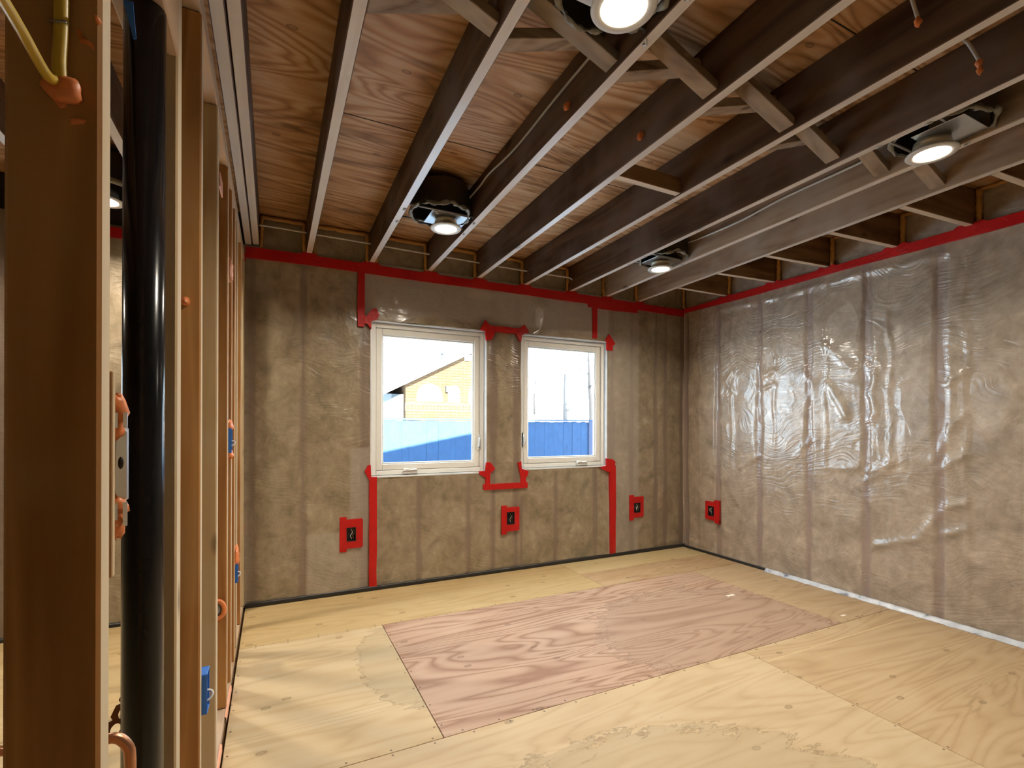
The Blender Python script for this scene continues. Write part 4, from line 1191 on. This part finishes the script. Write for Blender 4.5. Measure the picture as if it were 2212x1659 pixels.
# outlets: black boxes in red tape frames
def outlet(wall, outer, inner, label):
    P = bpt if wall == 'b' else rpt
    ou = [P(*p) for p in outer]; i0, i1 = P(*inner[0]), P(*inner[1])
    u0, u1 = sorted((i0[0], i1[0])); z0, z1 = sorted((i0[1], i1[1]))
    cu, cz = (u0 + u1) / 2, (z0 + z1) / 2
    W3 = (lambda u, d, z: (u, YB - 0.017 + d, z)) if wall == 'b' else (lambda u, d, z: (XR - 0.028 + d, u, z))
    root = empty('outlet_box', W3(cu, 0, z0)); tag(root, label, 'electrical box', 'outlet boxes in red tape')
    # tape frame: ring between the outline and the opening, built as four slabs
    us = sorted(p[0] for p in ou); zz = sorted(p[1] for p in ou)
    a0, a1, b0, b1 = us[len(us) // 4 - 0], us[-max(1, len(us) // 4)], zz[len(zz) // 4], zz[-max(1, len(zz) // 4)]
    mb = MB()

    def slab(ua, ub, za, zb_, d=0.0):
        v = [W3(ua, d, za), W3(ub, d, za), W3(ub, d, zb_), W3(ua, d, zb_)]
        mb.prism(v, Vector(W3(0, 0.02, 0)) - Vector(W3(0, 0, 0)))
    rr = random.Random(int(cu * 100)); e = lambda: rr.uniform(-0.004, 0.004)
    umin, umax, zmin, zmax = us[0], us[-1], zz[0], zz[-1]
    slab(umin, u0, zmin + 0.01, zmax + e()); slab(u1, umax, zmin + 0.022, zmax - 0.022 + e(), 0.0008)
    slab(umin + 0.006, umax - 0.004, z1, zmax - 0.018, -0.0008); slab(umin + 0.008, umax - 0.006, zmin + 0.018, z0, -0.0012)
    slab(umin, umin + 0.045, zmin - 0.004, zmin + 0.02, 0.0004)
    mb.build('tape_frame', M['red'], root)
    sh = MB(); t_ = 0.004; dd = 0.038

    def bx(ua, ub, za, zb_, d0, d1):
        p, q_ = W3(ua, d0, za), W3(ub, d1, zb_)
        sh.box(min(p[0], q_[0]), max(p[0], q_[0]), min(p[1], q_[1]), max(p[1], q_[1]), za, zb_)
    bx(u0, u0 + t_, z0, z1, -0.004, dd); bx(u1 - t_, u1, z0, z1, -0.004, dd); bx(u0 + t_, u1 - t_, z0, z0 + t_, -0.004, dd); bx(u0 + t_, u1 - t_, z1 - t_, z1, -0.004, dd)
    bx(u0 + t_, u1 - t_, z0 + t_, z1 - t_, 0.034, 0.038)
    sh.build('box_shell', M['black'], root)
    for k in range(3):
        f_ = 0.25 + 0.25 * k
        pts = [W3(u0 + (u1 - u0) * f_, 0.014, z1 - 0.012), W3(u0 + (u1 - u0) * (f_ + 0.12), 0.004, cz + 0.012), W3(u0 + (u1 - u0) * (f_ - 0.08), 0.001, cz - 0.008), W3(u0 + (u1 - u0) * (f_ + 0.05), 0.008, z0 + 0.014)]
        MB().tube(spline(pts), 0.0016, 6).build('wire', [M['black'], M['white_cable'], M['copper']][k], root)
    return root


outlet('b', ((735, 1118), (750, 1116), (783, 1122), (783, 1186), (748, 1180), (733, 1188)), ((748, 1139), (768, 1167)), 'outlet box in red tape low at the left, left of the tall red strip')
outlet('b', ((1083, 1092), (1094, 1091), (1120, 1095), (1120, 1142), (1094, 1152), (1082, 1152)), ((1093, 1106), (1109, 1131)), 'outlet box in red tape below the pier between the windows')
outlet('b', ((1358, 1076), (1378, 1068), (1388, 1068), (1387, 1120), (1378, 1118), (1358, 1116)), ((1367, 1086), (1380, 1106)), 'outlet box in red tape right of the windows on the window wall')
outlet('r', ((1528, 1078), (1536, 1078), (1558, 1083), (1557, 1128), (1530, 1124), (1528, 1124)), ((1535, 1092), (1547, 1115)), 'outlet box in red tape on the right wall')

# a few scraps on the floor
p = on(2, 0.002, 1578, 1286)
o = MB().box(p.x - 0.035, p.x + 0.035, p.y - 0.012, p.y + 0.012, 0.0, 0.002).build('wood_chip', M['paper'], origin=(p.x, p.y, 0)); tag(o, 'small pale chip lying on the floor near the far right corner', 'scrap')
p = on(2, 0.002, 1822, 1329)
o = MB().box(p.x - 0.02, p.x + 0.02, p.y - 0.008, p.y + 0.008, 0.0, 0.002).build('wood_chip', M['paper'], origin=(p.x, p.y, 0)); tag(o, 'tiny pale chip lying on the floor near the foot of the right wall', 'scrap')

# ------------------------------------------------------------------ outside, seen through the windows
snow = plain('snow', (0.85, 0.87, 0.90), 0.8, 0.2, 0, 0.02, 3)
gx, gy = np.linspace(-30, 45, 60), np.linspace(3.8, 80, 70)
GX, GY = np.meshgrid(gx, gy)
sn = smooth_noise(55, 0.3, 0.3)
GZ = -0.7 + np.clip((GY - 12.5) / 9.0, 0, 1) * 1.9 + np.clip((GY - 22) / 50, 0, 1) * 1.0 + 0.12 * sn(GX, GY) * np.clip((GY - 8) / 6, 0, 1)
mb = MB(); nx, ny = len(gx), len(gy)
mb.add(np.stack([GX, GY, GZ], -1).reshape(-1, 3).tolist(), [(j * nx + i, j * nx + i + 1, (j + 1) * nx + i + 1, (j + 1) * nx + i) for j in range(ny - 1) for i in range(nx - 1)], 0, True)
tag(mb.build('snow_field', snow), 'snow covering the yards outside the windows', 'snow', kind='stuff')

FY = 11.0
fm = plain('weathered_blue_grey_boards', (0.021, 0.050, 0.107), 0.8, 0.2, 0, 0.25, 7)
root = empty('fence', (4.5, FY, -0.7)); tag(root, 'tall blue-grey board fence in the yard outside both windows', 'fence')
bxs = np.arange(-0.5, 12.4, 0.142)
for i, x in enumerate(bxs):
    rr = random.Random(i); h_ = 1.27 + rr.uniform(-0.012, 0.012)
    MB().box(x, x + 0.1415, FY + rr.uniform(0, 0.012), FY + 0.022, -0.68, h_).build('board', fm, root)
for z in (-0.4, 0.3, 1.0):
    MB().box(-0.5, 12.3, FY + 0.026, FY + 0.066, z, z + 0.09).build('rail', fm, root)
pm_ = plain('lilac_grey_post', (0.044, 0.055, 0.096), 0.8, 0.2)
for x in (1.95, 4.9, 7.78, 10.6):
    MB().box(x - 0.10, x + 0.10, FY - 0.03, FY - 0.004, -0.68, 1.29).build('post_cover', pm_, root)
MB().box(-0.5, 12.3, FY - 0.035, FY + 0.075, 1.29, 1.325).build('cap_rail', fm, root)

# neighbour's brick house, built on the plane its photograph outline falls on
HY = 27.0
hp = lambda px, py: (lambda p: (p.x, p.z))(on(1, HY, px, py))
t = NT('orange_brick'); v = t.coord(rand=False)
o_ = t.sep(v); cb = t.n('ShaderNodeCombineXYZ'); t.set(cb.inputs[0], o_[0]); t.set(cb.inputs[1], o_[2])
br = t.n('ShaderNodeTexBrick'); t.set(br.inputs['Vector'], cb.outputs[0]); br.inputs['Scale'].default_value = 1.0
br.inputs['Brick Width'].default_value = 0.5; br.inputs['Row Height'].default_value = 0.16; br.inputs['Mortar Size'].default_value = 0.016
br.inputs['Color1'].default_value = (0.052, 0.034, 0.0185, 1); br.inputs['Color2'].default_value = (0.060, 0.041, 0.024, 1); br.inputs['Mortar'].default_value = (0.036, 0.020, 0.011, 1)
brick = t.bsdf(br.outputs['Color'], 0.9, 0.1)
xl, zl = hp(876, 872); xr_ = hp(1136, 880)[0]
pk = hp(1062, 742); el = hp(824, 853); er = hp(1152, 850)
root = empty('brick_house', (14, HY, 0.5)); tag(root, 'orange brick house with a snowy gable roof beyond the fence', 'building')
lerp_z = lambda a_, b_, x: a_[1] + (b_[1] - a_[1]) * (x - a_[0]) / (b_[0] - a_[0])
MB().prism([(xl, HY, 0.9), (xr_, HY, 0.9), (xr_, HY, lerp_z(pk, er, xr_) - 0.05), (pk[0], HY, pk[1] - 0.05), (xl, HY, lerp_z(el, pk, xl) - 0.05)], (0, 9, 0)).build('brick_wall', brick, root)
MB().prism([(el[0], HY - 0.5, el[1]), (pk[0], HY - 0.5, pk[1]), (er[0], HY - 0.5, er[1]), (er[0], HY - .5, er[1] + .28), (pk[0], HY - .5, pk[1] + .3), (el[0], HY - .5, el[1] + .28)], (0, 10, 0)).build('roof', snow, root)
em = plain('red_eave', (0.06, 0.012, 0.009), 0.7)
MB().prism([(er[0] - 0.9, HY - 0.54, lerp_z(pk, er, er[0] - 0.9) - 0.22), (er[0], HY - 0.54, er[1] - 0.22), (er[0], HY - 0.54, er[1]), (er[0] - 0.9, HY - 0.54, lerp_z(pk, er, er[0] - 0.9))], (0, 0.04, 0)).build('red_eave', em, root)
sp = plain('grey_solar_panel', (0.012, 0.022, 0.035), 0.6)
a1_, a2_ = hp(826, 848), hp(871, 830)
MB().prism([(a1_[0], HY - 0.54, a1_[1]), (a2_[0], HY - 0.54, a2_[1]), (a2_[0], HY - 0.54, a2_[1] + 0.28), (a1_[0], HY - 0.54, a1_[1] + 0.28)], (0, 0.03, 0)).build('fascia_panel', sp, root)
lw = plain('pale_siding', (0.05, 0.065, 0.08), 0.7)
c0, c1_ = hp(815, 882), hp(876, 856)
MB().box(c0[0], c1_[0], HY + 0.5, HY + 6, 0.9, c1_[1] + 0.15).build('side_wing', lw, root)
wn = plain('dim_window', (0.012, 0.022, 0.03), 0.5)
for (pa_, pb_) in (((851, 850), (870, 866)),):
    a_, b_ = hp(*pa_), hp(*pb_)
    MB().box(a_[0], b_[0], HY + 0.46, HY + 0.52, b_[1], a_[1]).build('window', wn, root)


def arch(px0, px1, pt, pb2, name, mat):
    a_, b_ = hp(px0, pt), hp(px1, pb2)
    cx_, w_ = (a_[0] + b_[0]) / 2, (b_[0] - a_[0]) / 2
    top = a_[1] - w_ * 0.9
    P_ = [(cx_ - w_, b_[1]), (cx_ + w_, b_[1])] + [(cx_ + w_ * math.cos(t_), top + w_ * 0.9 * math.sin(t_)) for t_ in np.linspace(0, math.pi, 12)]
    MB().prism([(u, HY - 0.05, z) for u, z in P_], (0, 0.08, 0)).build(name, mat, root)


pw = plain('pale_window', (0.85, 0.85, 0.82), 0.4)
arch(900, 955, 828, 868, 'arched_door', pw)
arch(968, 992, 832, 870, 'arched_window', pw); arch(1012, 1042, 834, 872, 'arched_window', pw)
a_, b_ = hp(1003, 766), hp(1045, 782)
MB().box(a_[0], b_[0], HY - 0.08, HY + 0.02, b_[1], a_[1]).build('gable_vent', pw, root)
a_ = hp(965, 838)
MB().box(a_[0] - 0.08, a_[0] + 0.08, HY - 0.15, HY, a_[1] - 0.25, a_[1] + 0.1).build('wall_lamp', wn, root)

# deck railing in front of the house
RY = 24.0
rp = lambda px, py: (lambda p: (p.x, p.z))(on(1, RY, px, py))
root = empty('deck_railing', (10, RY, 1.0)); tag(root, 'brown wooden deck railing in front of the brick house', 'railing')
rm = plain('brown_railing', (0.020, 0.012, 0.007), 0.8)
u0_, zt_ = rp(875, 870); zb_2 = rp(960, 886)[1]; u1_ = rp(1046, 880)[0]
MB().box(u0_, u1_, RY - 0.04, RY + 0.04, zt_ - 0.08, zt_).build('rail', rm, root)
MB().box(u0_, u1_, RY - 0.04, RY + 0.04, zb_2 - 0.05, zb_2).build('rail', rm, root)
for x in np.arange(u0_, u1_ - 0.06, 0.19):
    MB().box(x, x + 0.06, RY - 0.02, RY + 0.02, zb_2, zt_ - 0.08).build('baluster', rm, root)


# trees, pole and a shed beyond the right window
def bare_tree(px, pyb, pyt, Y, label, seed, lean=0.0, spread=1.0):
    rr = random.Random(seed)
    b_ = on(1, Y, px, pyb); t_ = on(1, Y, px, pyt); h_ = t_.z - b_.z
    root = empty('bare_tree', (b_.x, Y, b_.z - 0.6)); tag(root, label, 'tree')
    bark = plain('bark_%d' % seed, (0.008, 0.007, 0.008), 0.9)
    tr = [Vector((b_.x + lean * h_ * (k / 6) ** 1.5 + rr.uniform(-.05, .05) * h_ * .3, Y, b_.z - 0.8 + (h_ + 0.8) * k / 6)) for k in range(7)]
    MB().tube(tr, [0.24 * (1 - k / 7.8) * h_ / 6 for k in range(7)], 7).build('trunk', bark, root)
    mb = MB()

    def grow(p, d, L, r, n):
        q_ = p + d * L
        mid = (p + q_) / 2 + Vector((rr.uniform(-1, 1), rr.uniform(-1, 1), rr.uniform(-.5, .5))) * L * 0.12
        mb.tube([p, mid, q_], [r, r * 0.8, r * 0.55], 5, caps=False)
        if n:
            for _ in range(3):
                nd = (d + Vector((rr.uniform(-1, 1), rr.uniform(-1, 1), rr.uniform(-.2, .9))) * 0.75).normalized()
                grow(q_, nd, L * rr.uniform(.5, .75), r * 0.55, n - 1)
    for k in range(2, 7):
        for _ in range(2):
            grow(tr[k], Vector((rr.uniform(-1, 1), rr.uniform(-1, 1), rr.uniform(.1, .9))).normalized(), h_ * 0.16 * spread, 0.05 * h_ / 6, 2)
    mb.build('branches', bark, root)


bare_tree(1277, 895, 752, 20.0, 'bare tree with fine twigs at the right edge of the right window', 1, -0.06, 1.0)
bare_tree(1154, 872, 812, 32.0, 'small dark tree at the left side of the right window', 2, 0.05, 0.8)
b_ = on(1, 36.0, 1221, 888); t_ = on(1, 36.0, 1220, 808)
root = empty('utility_pole', (b_.x, 36.0, b_.z - 0.5)); tag(root, 'dark utility pole in the middle of the right window', 'pole')
pmz = plain('dark_pole', (0.008, 0.009, 0.012), 0.8)
MB().tube([(b_.x, 36, b_.z - 0.8), (b_.x, 36, t_.z)], [0.20, 0.11], 10).build('pole_shaft', pmz, root)
MB().box(b_.x - 0.45, b_.x + 0.45, 35.95, 36.05, t_.z - 0.35, t_.z - 0.22).build('crossarm', pmz, root)
MB().tube([(b_.x + 0.1, 36, b_.z), (b_.x + 0.1, 36, b_.z + 0.55)], 0.26, 10).build('pole_base', pmz, root)
r_ = on(1, 30, 955, 765)
root = empty('roof_vent', (r_.x, 30, r_.z - 0.3)); tag(root, 'small blue-grey vent standing above the snowy roof in the left window', 'vent')
MB().box(r_.x - 0.06, r_.x + 0.06, 29.9, 30.1, r_.z - 0.6, r_.z).build('vent_pipe', sp, root)
MB().prism([(r_.x - 0.45, 29.8, r_.z), (r_.x + 0.35, 29.8, r_.z), (r_.x + 0.15, 29.8, r_.z + 0.22), (r_.x - 0.25, 29.8, r_.z + 0.22)], (0, 0.4, 0)).build('vent_cap', sp, root)

for ob in list(bpy.data.objects):
    if '_o' in ob:
        del ob['_o']
